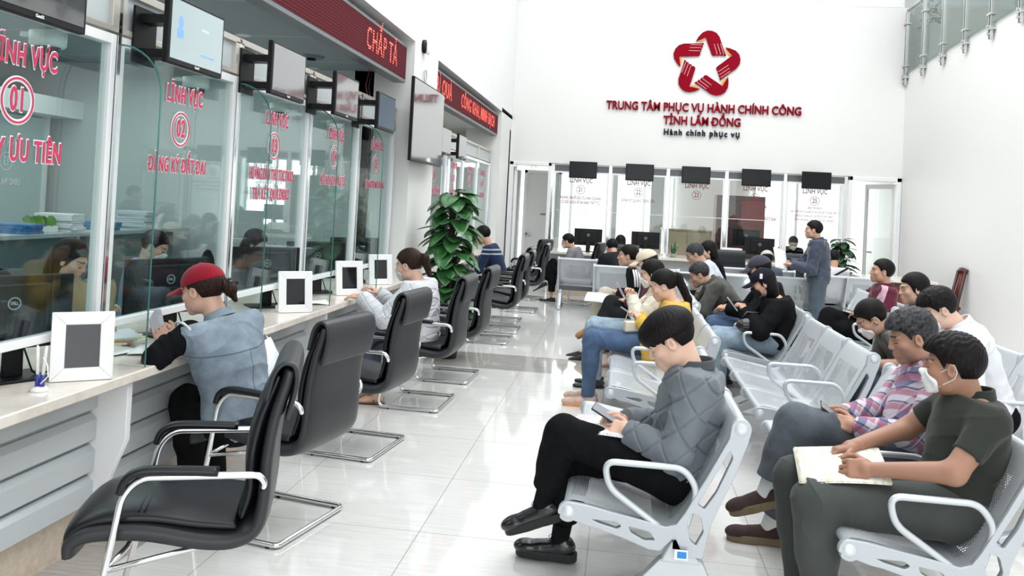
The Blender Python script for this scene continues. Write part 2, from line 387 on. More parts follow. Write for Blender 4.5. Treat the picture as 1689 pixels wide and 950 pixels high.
XGL = -2.28
def ring(r0, r1, n=40):
    o = [(r1*math.cos(2*PI*i/n), r1*math.sin(2*PI*i/n)) for i in range(n)]; i_ = [(r0*math.cos(2*PI*i/n), r0*math.sin(2*PI*i/n)) for i in range(n)]
    return [o, i_]
def vinyl(parent, s, y, z, size, sx=.62, outline=True, mt=None, loc=(0, 0, 0), x=XGL):
    M = T(*[-a for a in loc])
    text_mesh('lettering', s, mt or pink_letter, M @ face_x(x+.0145, y, z), size, .0006, size*.022, parent, sx, spacing=1.13)
    if outline: text_mesh('lettering_outline', s, white_vinyl, M @ face_x(x+.0115, y, z), size, .0005, size*.062, parent, sx, spacing=1.13)
def bay(num, y0, y1, lines, zt=2.24, detail=True, post_end=False, fin=True, lb=None):
    yc = (y0+y1)/2; L = (XGL, yc, 0)
    r = empty('glass_screen', L, 0, lb, 'glass screen', 'glass screens along the left counter')
    def bd(mb, nm, m, **k): o = mb.build(nm, m, None, **k); o.data.transform(T(*[-a for a in L])); o.parent = r; return o
    pw = .075
    bd(MB().box(XGL-.03, XGL+.03, y0-.012, y0+.012, .78, 2.46), 'chrome_post', chrome)
    fr = MB().box(XGL-.025, XGL+.025, y0+.014, y0+.05, .93, zt).box(XGL-.025, XGL+.025, y1-.05, y1-.014, .93, zt).box(XGL-.025, XGL+.025, y0+.05, y1-.05, zt-.045, zt).box(XGL-.02, XGL+.02, y0+.05, y1-.05, .93, .965)
    bd(fr, 'white_frame', white_frame, bevel=.003)
    bd(MB().box(XGL-.006, XGL+.006, y0+.045, y1-.045, .96, zt-.04), 'pane', glass_green)
    hd = MB().box(XGL-.03, XGL+.03, y0, y1, zt+.01, zt+.035).box(XGL-.03, XGL+.03, y0, y1, 2.43, 2.465).box(XGL-.03, XGL+.03, y0+.01, y0+.045, zt+.03, 2.44).box(XGL-.03, XGL+.03, y1-.06, y1-.012, zt+.03, 2.44)
    bd(hd, 'header_frame', header_metal, bevel=.002)
    bd(MB().box(XGL-.008, XGL+.008, y0+.045, y1-.06, zt+.03, 2.435), 'frosted_header', frosted)
    if post_end: bd(MB().box(XGL-.03, XGL+.03, y1-.012, y1+.012, .78, 2.46), 'chrome_post', chrome)
    if fin:
        yf = y0+.0; out = [(XGL+.03, .785), (-2.04, .785), (-2.04, 1.98)] + [(XGL+.03+.21*math.cos(math.radians(a)), 1.98+.22*math.sin(math.radians(a))) for a in range(10, 91, 10)]
        bd(MB().prism(out, yf-.005, yf+.005, 'y'), 'side_fin', [glass_fin])
        p = MB(); p.tube([(a, yf, b_) for a, b_ in out[1:]], .0040, 6); bd(p, 'fin_edge', glass_edge, smooth=True)
    if num:
        vinyl(r, 'LĨNH VỰC', yc+.03, 2.045, .115, .60, loc=L)
        M = T(*[-a for a in L])
        curve_mesh('number_ring', [*ring(.079, .087)], pink_letter, M @ face_x(XGL+.0145, yc+.0, 1.875), .0006, 0, r)
        curve_mesh('number_ring_outline', [*ring(.071, .093)], white_vinyl, M @ face_x(XGL+.0115, yc, 1.875), .0005, 0, r)
        vinyl(r, num, yc, 1.875, .125, .62, loc=L)
        for i, (s, sz, sx_) in enumerate(lines):
            vinyl(r, s, yc, 1.685-i*.125, sz, sx_, loc=L)
    return r
header_metal = mat('champagne_metal_header', (.62, .59, .53), .3, .5)
frosted = mat('frosted_header_panel', (.50, .55, .56), .35)
BY = [1.16, 2.3, 3.48, 4.66, 5.83, 6.98, 8.09]
bay(None, BY[0], BY[1], [], lb='plain glass counter screen cut off by the left edge of the photo')
bay('01', BY[1], BY[2], [('QUẦY ƯU TIÊN', .115, .60)], lb='nearest lettered glass screen at the left edge, ending in ƯU TIÊN')
bay('02', BY[2], BY[3], [('ĐĂNG KÝ ĐẤT ĐAI', .10, .58)], lb='glass screen lettered ĐĂNG KÝ ĐẤT ĐAI behind the red capped woman')
bay('03', BY[3], BY[4], [('HƯỚNG DẪN THỦ TỤC ĐKKD', .10, .455), ('TRẢ KẾT QUẢ ĐKKD', .10, .55)], lb='glass screen with two lines ending TRẢ KẾT QUẢ ĐKKD')
bay('04', BY[4], BY[5], [('KẾ HOẠCH ĐẦU TƯ', .10, .55)], lb='glass screen lettered KẾ HOẠCH ĐẦU TƯ over the counter')
bay('05', BY[5], BY[6], [('TÀI NGUYÊN MÔI TRƯỜNG', .09, .46)], post_end=True, lb='glass screen lettered TÀI NGUYÊN MÔI TRƯỜNG, last before the white column')
FY = [9.4, 10.58, 11.76, 12.94, 14.12]
FT = [('06', 'BỘ PHẬN TIẾP NHẬN'), ('07', 'TRẢ KẾT QUẢ'), ('08', 'HỘ TỊCH'), ('09', 'XÂY DỰNG')]
for i in range(4):
    bay(FT[i][0], FY[i], FY[i+1], [(FT[i][1], .10, .55)], fin=False, post_end=(i == 3), lb=['first', 'second', 'third', 'last'][i]+' glass screen beyond the white column')

# ------------------------------------------------------------------ wall monitors
screen_pale = mat('pale_lit_screen', (.02, .02, .02), .12, emit=(.60, .74, .76), estr=.6)
screen_off = mat('glossy_dark_screen', (.05, .052, .055), .05, spec=.9, coat=1)
screen_dark = mat('dark_matte_screen', (.006, .007, .009), .22, spec=.25)
screen_grey = mat('grey_reflective_screen', (.20, .20, .21), .05, spec=1, coat=1)
screen_blue = mat('dim_blue_screen', (.008, .014, .025), .25, spec=.2, emit=(.05, .11, .18), estr=.35)
ui_blue = mat('blue_screen_graphic', (.1, .2, .5), .4, emit=(.13, .25, .60), estr=.8)
ui_grey = mat('grey_screen_graphic', (.4, .5, .5), .4, emit=(.42, .55, .58), estr=.6)
def tv(name, wd, ht, scr, label, group=None, ui=None, brand=None, arm=.26, cat='monitor'):
    """screen facing local +X, width along Y, origin at its centre"""
    r = empty(name, (0, 0, 0), 0, label, cat, group)
    MB().box(-.03, 0, -wd/2, wd/2, -ht/2, ht/2).build('casing', black_plastic, r, bevel=.005)
    MB().box(-.001, .002, -wd/2+.017, wd/2-.017, -ht/2+.024, ht/2-.015).build('screen', scr, r)
    a = MB().box(-arm, -.03, -.05, .05, ht/2-.09, ht/2-.05).box(-arm, -.03, -.05, .05, -ht/2+.05, -ht/2+.09).box(-.055, -.03, -.14, .14, -ht*.35, ht*.35).box(-arm-.012, -arm, -.09, .09, -ht/2+.02, ht/2-.02)
    a.build('wall_bracket', black_plastic, r)
    if brand: text_mesh('brand_mark', brand, paper, face_x(.0035, 0, -ht/2+.012), .016, .0004, .0003, r, 1)
    if ui:
        text_mesh('on_screen_text', ui, ui_grey, face_x(.004, .06, ht*.15), .02, .0003, 0, r, .8)
        m = MB()
        for k in range(4): m.box(.002, .0045, .03+k*.033, .052+k*.033, -.078, -.070)
        m.build('on_screen_marks', ui_blue, r)
        m = MB().ell((.0035, -.16, .04), (.001, .022, .03), 12, 6).box(.002, .0045, -.185, -.135, -.03, .012)
        m.build('on_screen_figure', ui_blue, r)
    return r
def led_dot(name, y_off=0):
    m = mat(name, (.05, .004, .006), .6); v = coords(m, (1, 1, 1)); s = sep(m, v)
    def d(u): fr = M2(m, 'FRACT', M2(m, 'MULTIPLY', u, 42.0)); return M2(m, 'POWER', M2(m, 'SUBTRACT', fr, .5), 2.0)
    q = M2(m, 'LESS_THAN', M2(m, 'ADD', d(s[1]), d(s[2])), .12)
    nn, ll, bb = nt(m); bb.inputs['Emission Color'].default_value = (1, .10, .07, 1); ll.new(M2(m, 'MULTIPLY', q, 3.2), bb.inputs['Emission Strength'])
    return m
led_on = led_dot('lit_red_led_dots')
led_panel = mat('maroon_led_panel', (.06, .006, .01), .7, spec=.1); v = coords(led_panel); s_ = sep(led_panel, v)
def dd(u): fr = M2(led_panel, 'FRACT', M2(led_panel, 'MULTIPLY', u, 42.0)); return M2(led_panel, 'POWER', M2(led_panel, 'SUBTRACT', fr, .5), 2.0)
q = M2(led_panel, 'LESS_THAN', M2(led_panel, 'ADD', dd(s_[1]), dd(s_[2])), .10)
base(led_panel, mix(led_panel, q, (.060, .005, .010), (.17, .02, .03)))
def led_sign(y0, y1, words, label):
    yc = (y0+y1)/2; z0, z1 = 2.70, 3.07; L = (-2.2, yc, z0)
    r = empty('led_sign', L, 0, label, 'led sign')
    def bd(mb, nm, m, **k): o = mb.build(nm, m, None, **k); o.data.transform(T(*[-a for a in L])); o.parent = r; return o
    bd(MB().box(-2.27, -2.155, y0, y1, z0, z1), 'casing', steel_grey, bevel=.004)
    bd(MB().box(-2.16, -2.150, y0+.03, y1-.03, z0+.035, z1-.03), 'dot_panel', led_panel)
    br = MB()
    for k in range(3): yy = y0+(y1-y0)*(.15+.35*k); br.box(-2.22, -2.19, yy, yy+.04, z1, 3.1)
    bd(br, 'hanger', steel_grey)
    for s, y, sz, sx_ in words:
        text_mesh('lit_words', s, led_on, T(*[-a for a in L]) @ face_x(-2.1475, y, (z0+z1)/2), sz, .001, sz*.004, r, sx_, spacing=1.12)
    return r
steel_grey = mat('grey_sign_casing', (.20, .21, .22), .4, .4)
led_sign(1.4, 8.0, [('CHẤP TẢ', 7.16, .26, .80)], 'long red dot matrix sign nearest the camera over counters 01 to 05')
led_sign(9.2, 14.1, [('RÌ QUẢ', 9.75, .27, .9), ('CÔNG KHAI, MINH BẠCH', 12.25, .25, .90)], 'second red dot matrix sign beyond the column, full of lit words')

t1 = tv('counter_monitor', .50, .30, screen_off, 'black monitor over counter 01 cut by the top left corner', 'monitors over the left counters', brand='GeniX')
place(t1, (-1.98, 2.60, 2.27))
t2 = tv('counter_monitor', .50, .30, screen_pale, 'monitor over counter 02 showing a pale lit page', 'monitors over the left counters', ui='thông báo', brand='GeniX')
place(t2, (-1.98, 3.66, 2.27))
t3 = tv('counter_monitor', .50, .30, screen_grey, 'grey reflective monitor, third from the camera over the left counter', 'monitors over the left counters', brand='GeniX')
place(t3, (-1.98, 4.74, 2.28))
t4 = copy_tree(t3); place(t4, (-1.98, 5.80, 2.28), 0, 'grey reflective monitor, fourth from the camera over the left counter')
t5 = tv('counter_monitor', .50, .30, screen_blue, 'dim blue screened monitor over counter 05', 'monitors over the left counters')
place(t5, (-1.98, 6.82, 2.28))
for i, (y, lb) in enumerate(((9.15, 'nearer of two small monitors beyond the big screen'), (10.1, 'farther of two small monitors beyond the big screen'))):
    o = copy_tree(t3); place(o, (-1.96, y, 2.23), 0, lb, 'monitors over the far left counters')
big = tv('wall_television', 1.32, .78, screen_grey, 'large grey television hung on the white column', cat='television', arm=.12)
place(big, (-1.95, 8.22, 2.32))
# sensors on the column
s1 = empty('wall_speaker', (XL+.0, 8.42, 3.14), 0, 'small black and white round alarm unit high on the column', 'alarm')
MB().lathe([(.0, 0), (.07, 0), (.07, .03), (.045, .045), (0, .045)], 20, Ry(PI/2)).build('base_plate', black_plastic, s1, smooth=True)
MB().ell((.05, .02, 0), (.03, .055, .085), 16, 10).build('sounder', white_frame, s1, smooth=True)
s2 = empty('cable_loop', (XL+.01, 8.5, 2.84), 0, 'small coil of white cable under the alarm unit', 'cable')
MB().tube([(.01, .05*math.cos(a*.4), .075*math.sin(a*.4)) for a in range(16)], .006, 6, closed=True).build('coil', mat('grey_cable', (.45, .46, .46), .5), s2, smooth=True)
# loose cables hanging beside counter 05
for k, (yy, cc) in enumerate(((8.02, 'thin dark cable hanging at the office end wall'), (7.93, 'thin red and grey cable hanging at the office end wall'))):
    tag(MB().tube([(-2.5, yy, 2.81), (-2.52, yy-.03, 2.65), (-2.49, yy-.01, 2.5), (-2.46, yy, 2.3), (-2.48, yy-.02, 1.2)], .006, 6).build('hanging_cable', mat('dark_cable', (.03, .04, .05), .5) if k == 0 else mat('red_cable', (.3, .05, .05), .5), None, smooth=True), cc, 'cable')

# dome cameras behind the glass
def dome(loc, label, group=None):
    r = empty('dome_camera', loc, 0, label, 'security camera', group)
    MB().lathe([(.0, 0), (.072, 0), (.072, -.05), (.064, -.062), (0, -.062)], 24).build('housing', white_frame, r, smooth=True)
    MB().box(-.02, .12, -.012, .012, .0, .012).box(.10, .12, -.012, .012, .0, .05).build('mount', white_frame, r)
    MB().ell((0, 0, -.062), (.052, .052, .052), 20, 12).build('dome', smoke, r, smooth=True)
    MB().box(-.12, -.03, -.015, .015, -.02, .0).build('arm', white_frame, r)
    return r
smoke = mat('smoked_dome', (.03, .045, .045), .05, coat=1)
dome((-2.42, 3.24, 2.20), 'large white dome camera nearest the camera behind the left glass', 'dome cameras behind the left glass')
for y, nme in ((4.48, 'second'), (5.66, 'third'), (6.82, 'fourth')): dome((-2.42, y, 2.20), 'white dome camera behind the left glass, %s from the camera' % nme, 'dome cameras behind the left glass')

# picture frames on the counter
def pframe(loc, rz, label):
    r = empty('rating_frame', loc, rz, label, 'frame', 'white framed tablets on the counter')
    R0 = Rx(math.radians(-9))
    w2, h2, b_ = .115, .275, .052
    for nm, q in (('rail', [(-w2, 0), (w2, 0), (w2-b_, b_), (-w2+b_, b_)]), ('rail', [(-w2, h2), (w2, h2), (w2-b_, h2-b_), (-w2+b_, h2-b_)]), ('stile', [(-w2, 0), (-w2, h2), (-w2+b_, h2-b_), (-w2+b_, b_)]), ('stile', [(w2, 0), (w2, h2), (w2-b_, h2-b_), (w2-b_, b_)])):
        MB().prism(q, -.012, .012, 'y', R0).build(nm, white_frame, r, bevel=.003)
    MB().box(-w2+b_, w2-b_, -.004, .008, b_, h2-b_, R0).build('screen', black_gloss, r)
    MB().prism([(-w2+.01, 0), (w2-.01, 0), (w2-.01, .04), (-w2+.01, .04)], .012, .10, 'y').build('stand', white_frame, r, bevel=.003)
    return r
for (x, y, rz, nn) in ((-2.13, 3.17, 38, 'white framed tablet nearest the camera, beside the pen stand'), (-2.13, 5.42, 40, 'white framed tablet second from the camera, past the denim vest'), (-2.13, 6.55, 42, 'white framed tablet third from the camera, before the masked woman'), (-2.15, 7.5, 42, 'white framed tablet farthest along, by the masked woman')):
    pframe((x, y, .7805), math.radians(rz), nn)

# computer monitors seen from behind
def dell(label, group=None, logo=True):
    """back faces local -Y"""
    r = empty('computer_monitor', (0, 0, 0), 0, label, 'computer monitor', group)
    R0 = T(0, 0, 0)
    MB().box(-.25, .25, 0, .022, .11, .41).build('screen_casing', black_plastic, r, bevel=.006)
    MB().prism([(-.17, .16), (.17, .16), (.15, .38), (-.15, .38)], -.028, 0, 'y').build('rear_cover', black_plastic, r, bevel=.01)
    MB().prism([(-.04, 0.01), (.04, 0.01), (.035, .26), (-.035, .26)], -.05, -.028, 'y').build('neck', black_plastic, r, bevel=.005)
    MB().box(-.12, .12, -.13, .07, 0, .012).build('base', black_plastic, r, bevel=.005)
    MB().box(-.245, .245, .022, .0235, .125, .40).build('screen', screen_blue, r)
    if logo:
        g = mat('grey_badge', (.35, .37, .38), .4)
        b_ = curve_mesh('badge', [*ring(.021, .026, 24)], g, face_my(0, -.0295, .30), .0005, 0, r)
        text_mesh('badge_word', 'DELL', g, face_my(0, -.0295, .30), .017, .0005, .0006, b_, .8)
    MB().tube([(.01, -.04, .2), (.03, -.07, .12), (.06, -.08, .03), (.1, -.04, .008), (.2, .0, .006)], .004, 6).build('cable', black_plastic, r, smooth=True)
    return r
d0 = dell('black computer monitor nearest the camera behind counter 01', 'computer monitors on the left counter')
place(d0, (-2.42, 3.12, .7805), math.radians(62))
for (x, y, a, lb) in ((-2.42, 4.30, 66, 'black computer monitor behind the glass beside the red capped woman'), (-2.44, 5.62, 42, 'black computer monitor third from the camera behind the left glass'), (-2.44, 6.60, 42, 'black computer monitor fourth from the camera behind the left glass'), (-2.44, 7.60, 45, 'black computer monitor fifth from the camera behind the left glass')):
    o = copy_tree(d0); place(o, (x, y, .7805), math.radians(a), lb)
# pen stand
r = empty('pen_stand', (-2.16, 2.965, .7805), 0, 'white and blue pen stand with coiled cord by the first tablet', 'pen stand')
blu = mat('royal_blue_plastic', (.03, .04, .30), .3)
MB().lathe([(0, 0), (.032, 0), (.034, .006), (.024, .016), (0, .02)], 20).build('base', white_frame, r, smooth=True)
for dx, an in ((-.008, -.06), (.008, .07)):
    M = T(dx, 0, .012) @ Ry(an)
    p_ = MB().tube([(0, 0, 0), (0, 0, .05)], [.011, .007], 10, M=M).build('holder', blu, r, smooth=True)
    MB().tube([(0, 0, .04), (0, 0, .15), (0, 0, .16)], [.006, .006, .003], 8, M=M).build('pen', white_frame, p_, smooth=True)
MB().tube([(.01, -.01, .03), (.04, -.01, .06), (.035, -.01, .10), (.015, -.01, .13)], .003, 6).build('cord', white_frame, r, smooth=True)
# papers on the worktop
def sheet(name, x, y, z, w_, h_, rz, label, m=paper, th=.003, tilt=0, group='papers on the left counter'):
    o = MB().grid(lambda a, b_: ((a-.5)*w_, (b_-.5)*h_, .004*math.sin(a*5+b_*3)), 6, 6).build(name, m, None, smooth=True, solid=th)
    o.location = (x, y, z); o.rotation_euler = (tilt, 0, rz); tag(o, label, 'paper', group); return o
sheet('document', -2.20, 3.86, .789, .21, .29, .3, 'clear sleeve of papers on the counter before the red capped woman')
sheet('document', -2.38, 3.72, .789, .21, .29, -.4, 'white form lying under the glass at counter 02', group='papers on the left counter')
sheet('document', -2.17, 5.95, .789, .15, .21, .5, 'white form under the masked woman\'s hand')
for k in range(6):
    cc = [(.85, .86, .88), (.75, .78, .25), (.85, .85, .85), (.70, .22, .12), (.45, .62, .35), (.8, .82, .85)][k]
    tag(MB().box(-.11, .11, -.15, .15, 0, .007, Rz(.15*k)).build('paper_folder', mat('folder_%d' % k, cc, .6), None), ['white folder lowest of the pile', 'yellow folder in the pile', 'pale folder in the pile', 'orange red folder in the pile', 'green folder in the pile', 'white folder topmost of the pile'][k]+' beside the brown paper bag', 'folder', 'folders piled behind counter 02').location = (-2.52, 3.98, .7805+.0075*k)
r = empty('paper_bag', (-2.66, 3.98, .7805), .5, 'brown paper bag with green leaf print behind the glass', 'bag')
kraft = cloth('brown_kraft_paper', (.40, .29, .17), .1, 30, .8)
def bagf(a, b_):
    th = a*2*PI; rr = .12*(1-.15*b_); return (rr*math.cos(th)*1.1+.01*math.sin(th*5+b_*9), rr*math.sin(th)*.7+.008*math.sin(7*th), .30*b_+.01*math.sin(9*th)*b_)
MB().grid(bagf, 40, 8).build('bag_body', kraft, r, smooth=True, solid=.003)
lf = mat('printed_green_leaf', (.08, .20, .05), .7)
m = MB()
for k in range(5): a = -1.2+k*.35; m.ell((0, 0, .04), (.014, .003, .035), 8, 6, T(.02*k-.03, -.092, .08) @ Ry(a))
m.build('leaf_print', lf, r)
r = empty('plastic_carrier_bag', (-1.98, 4.42, .45), 0, 'thin white plastic bag hanging past the counter beside the denim vest', 'bag')
def cb_(a, b_): th = a*2*PI; rr = .07+.13*math.sin(PI*min(1, b_*.75+.1)); return (rr*.75*math.cos(th)+.012*math.sin(5*th+b_*7), rr*1.25*math.sin(th)+.01*math.sin(8*th), .36*(1-b_)-.04+.01*math.sin(6*th))
pl_ = mat('white_thin_plastic', (.80, .83, .87), .35)
MB().grid(cb_, 48, 12).build('bag_body', pl_, r, smooth=True)
MB().tube(round_path([(-.03, -.04, .3), (-.04, -.03, .37), (-.02, .0, .39), (0, .04, .3)], .03), .01, 6).build('handle', pl_, r, smooth=True)
# ================================================================== BACK WALL SIGN
sgn = empty('wall_emblem', (1.37, YB, 4.26), 0, 'crimson five hand star emblem mounted high on the white wall', 'emblem')
k = .00258
pet = [(-66, 165), (-50, 192), (-22, 222), (10, 236), (45, 233), (75, 217), (95, 188), (108, 145), (124, 95), (138, 58), (127, 58), (120, 64), (115, 61), (104, 58), (97, 65), (91, 62), (80, 58), (74, 65), (68, 62), (56, 58), (47, 60), (40, 70), (31, 100), (14, 150), (1, 193), (-25, 180)]
gold = [(-60, 163), (-30, 181), (0, 192), (-8, 168), (-35, 162)]
for i in range(5):
    R_ = Rz(math.radians(-72*i+2.9))
    M = face_my(0, -.03, 0) @ R_
    h = curve_mesh('hand', [[(x*k, y*k) for x, y in pet]], red_letter, M, .014, .002, sgn)
    curve_mesh('cuff', [[(x*k, y*k) for x, y in gold]], gold_letter, face_my(0, -.012, 0) @ R_, .008, 0, h)
    m = MB()
    for q, (x0, x1) in enumerate(((37, 48), (60, 71), (84, 94), (108, 115))[:4]):
        if q == 0: continue
        m.tube([((x1+8-26)*k+.0, 138*k, .0), ((x1+8)*k-.035, 62*k, .0)][::-1] if False else [((x1-14)*k, 142*k, 0), ((x1+7)*k, 66*k, 0)], .0035, 4)
    fl_ = m.build('finger_line', mat('cream_line', (.85, .70, .66), .5), h); fl_.data.transform(face_my(0, -.0465, 0) @ R_)
def wall_words(s, x, z, size, m, label, sx, weight, spacing=1.0):
    o = text_mesh('sign_lettering', s, m, face_my(0, 0, 0), size, .022, weight, None, sx, spacing=spacing); o.location = (x, YB-.028, z)
    o.rotation_euler = (0, 0, 0); return tag(o, label, 'sign', 'raised lettering on the back wall')
wall_words('TRUNG TÂM PHỤC VỤ HÀNH CHÍNH CÔNG', 1.35, 3.46, .212, red_letter, 'top line of crimson raised lettering under the star emblem', .80, .0042)
wall_words('TỈNH LÂM ĐỒNG', 1.35, 3.22, .212, red_letter, 'second line of crimson raised lettering reading TỈNH LÂM ĐỒNG', .80, .0042)
wall_words('Hành chính phục vụ', 1.35, 3.01, .155, dark_letter, 'small dark raised lettering reading Hành chính phục vụ', .88, .003, 1.2)

# ================================================================== BACK COUNTER SCREENS
bx = [-1.30, -.24, .80, 1.84, 2.86, 3.90]
info = [('21', ['NGÀNH, NGHỀ ĐẦU TƯ KINH DOANH', 'CÓ ĐIỀU KIỆN VỀ AN NINH TRẬT TỰ'], .075), ('22', ['ĐĂNG KÝ QUẢN LÝ CON DẤU'], .075), ('23', [], .1), ('24', ['UBND PHƯỜNG 4', 'CHỨNG THỰC', 'HÒA GIẢI TRANH CHẤP ĐẤT ĐAI'], .08), ('25', ['UBND PHƯỜNG 4', 'XÁC NHẬN HỒ SƠ ĐĂNG KÝ VÀ CẤP GIẤY CHỨNG NHẬN', 'QUYỀN SỬ DỤNG ĐẤT, QUYỀN SỞ HỮU NHÀ Ở', 'VÀ TÀI SẢN KHÁC GẮN LIỀN VỚI ĐẤT LẦN ĐẦU'], .055)]
dark_band = mat('dark_grey_header_band', (.10, .115, .12), .3)
for i, (num, lines, sz) in enumerate(info):
    x0, x1 = bx[i], bx[i+1]; xc = (x0+x1)/2; L = (xc, YB+.05, 0)
    r = empty('glass_screen', L, 0, ['leftmost lettered glass screen of the back wall', 'back wall glass screen lettered ĐĂNG KÝ QUẢN LÝ CON DẤU', 'back wall glass screen with only a number, before the beige cabinet', 'back wall glass screen before the red wardrobe', 'rightmost lettered glass screen of the back wall'][i], 'glass screen', 'glass screens in the back wall')
    def bd(mb, nm, m, **kk): o = mb.build(nm, m, None, **kk); o.data.transform(T(*[-a for a in L])); o.parent = r; return o
    yy = YB+.05
    bd(MB().box(x0-.025, x0+.025, yy-.03, yy+.03, .78, 2.35), 'chrome_post', chrome)
    if i == 4: bd(MB().box(x1-.025, x1+.025, yy-.03, yy+.03, .78, 2.35), 'chrome_post', chrome)
    bd(MB().box(x0+.03, x1-.03, yy-.01, yy+.01, 2.22, 2.335), 'header_band', dark_band)
    bd(MB().box(x0+.025, x1-.025, yy-.02, yy+.02, 2.19, 2.22).box(x0+.025, x1-.025, yy-.02, yy+.02, 2.335, 2.36).box(x0+.03, x0+.055, yy-.02, yy+.02, .8, 2.19).box(x1-.055, x1-.03, yy-.02, yy+.02, .8, 2.19), 'white_frame', white_frame)
    bd(MB().box(x0+.05, x1-.05, yy-.004, yy+.004, 1.0, 2.2), 'pane', glass_clear)
    bd(MB().box(x0+.05, x1-.05, yy-.012, yy+.012, 1.497, 1.507), 'rail', white_frame)
    M = T(*[-a for a in L])
    def tx(s, z, size, sx, wt): text_mesh('lettering', s, maroon_vinyl, M @ face_my(xc, yy-.006, z), size, .0006, wt, r, sx)
    tx('LĨNH VỰC', 2.06, .125, .72, .002)
    curve_mesh('number_ring', ring(.074, .082), maroon_vinyl, M @ face_my(xc, yy-.006, 1.895), .0006, 0, r)
    tx(num, 1.895, .12, .72, .002)
    for q, s in enumerate(lines): tx(s, (1.74 if i < 4 else 1.765)-q*(.085 if i < 3 else .105 if i == 3 else .072), sz, .62 if i in (3,) else .56, .0015 if i < 4 else .0006)
t25 = tv('counter_monitor', .50, .30, screen_dark, 'black monitor over counter 21, leftmost on the back wall', 'monitors over the back counters', arm=.275)
for i, x in enumerate((-.73, .28, 1.27, 2.31, 3.33)):
    o = t25 if i == 0 else copy_tree(t25)
    place(o, (x, YB-.27, 2.245-(.0 if i else -.0)), -PI/2+(0, 0, .02, .0, .05)[i], 'black monitor hung on the back wall, %s' % ['leftmost of five', 'second from the left', 'middle of five', 'fourth from the left', 'rightmost of five'][i])
# back worktop
L = (1.3, 15.1, 0); r = empty('service_counter', L, 0, 'beige topped counter along the back wall under the lettered glass', 'counter')
def bd(mb, nm, m, **kk): o = mb.build(nm, m, None, **kk); o.data.transform(T(*[-a for a in L])); o.parent = r; return o
bd(MB().box(-1.25, 3.86, 14.75, 15.95, .735, .78), 'worktop', marble, bevel=.005)
bd(MB().box(-1.25, 3.86, 14.95, 15.0, 0, .735), 'front_panel', louvre)
bd(MB().box(-1.25, 3.86, 14.94, 15.01, 0, .15), 'plinth', marble2)
for i, (x, lb) in enumerate(((-.58, 'black computer monitor on the back counter, leftmost'), (.44, 'black computer monitor on the back counter, second from the left'), (2.42, 'black computer monitor on the back counter beside the printer'))):
    o = copy_tree(d0); place(o, (x, 15.25, .7805), math.radians((6, 4, -4)[i]), lb, 'computer monitors on the back counter')
o = copy_tree(d0); place(o, (2.3, 16.1, .905), 0, 'black computer monitor on the rear desk deeper in the back office', 'computer monitors on the back counter')

# ---- door frames left and right of the back counters
frost = mat('frosted_white_door_glass', (.78, .79, .78), .35)
fr = struct(MB().box(-2.1, -2.03, YB-.02, YB+.2, 0, 2.36).box(-1.38, -1.325, YB-.02, YB+.2, 0, 2.36).box(-2.1, -1.325, YB-.02, YB+.2, 2.30, 2.36), 'door_1', white_frame, bevel=.004)
m = MB().box(-2.02, -1.97, YB+.1, YB+.75, .02, .08).box(-2.02, -1.97, YB+.1, YB+.75, 2.2, 2.28).box(-2.02, -1.97, YB+.1, YB+.18, .08, 2.2).box(-2.02, -1.97, YB+.67, YB+.75, .08, 2.2)
leaf = m.build('leaf', white_frame, fr, bevel=.004); MB().box(-2.0, -1.99, YB+.18, YB+.67, .08, 2.2).build('pane', glass_clear, leaf)
fr2 = struct(MB().box(-1.95, -1.89, YB+1.15, YB+1.22, 0, 2.26).box(-1.27, -1.21, YB+1.15, YB+1.22, 0, 2.26).box(-1.95, -1.21, YB+1.15, YB+1.22, 2.2, 2.26), 'door_2', white_frame, bevel=.003)
MB().box(-1.89, -1.27, YB+1.17, YB+1.20, 0, 2.2).build('frosted_leaf', frost, fr2)
MB().box(-1.6, -1.50, YB+1.155, YB+1.17, 1.38, 1.41).build('nameplate', mat('grey_plate', (.25, .25, .24), .4), fr2)
MB().box(-1.87, -1.84, YB+1.1, YB+1.16, .98, 1.01).box(-1.87, -1.75, YB+1.1, YB+1.12, .98, 1.01).build('handle', steel, fr2)
fr = struct(MB().box(3.94, 4.0, YB-.02, YB+.2, 0, 2.36).box(4.74, 4.815, YB-.02, YB+.2, 0, 2.36).box(3.94, 4.815, YB-.02, YB+.2, 2.29, 2.36), 'door_3', white_frame, bevel=.004)
M = T(4.76, YB+.15, 0) @ Rz(math.radians(112))
m = MB().box(0, .06, -.02, .02, .02, 2.26, M).box(.72, .78, -.02, .02, .02, 2.26, M).box(.06, .72, -.02, .02, 2.18, 2.26, M).box(.06, .72, -.02, .02, .02, .12, M)
leaf = m.build('leaf', white_frame, fr, bevel=.004); MB().box(.06, .72, -.004, .004, .12, 2.18, M).build('pane', glass_clear, leaf)
MB().box(.735, .76, -.06, -.02, 1.0, 1.03, M).box(.64, .76, -.07, -.05, 1.0, 1.03, M).build('handle', white_frame, leaf)

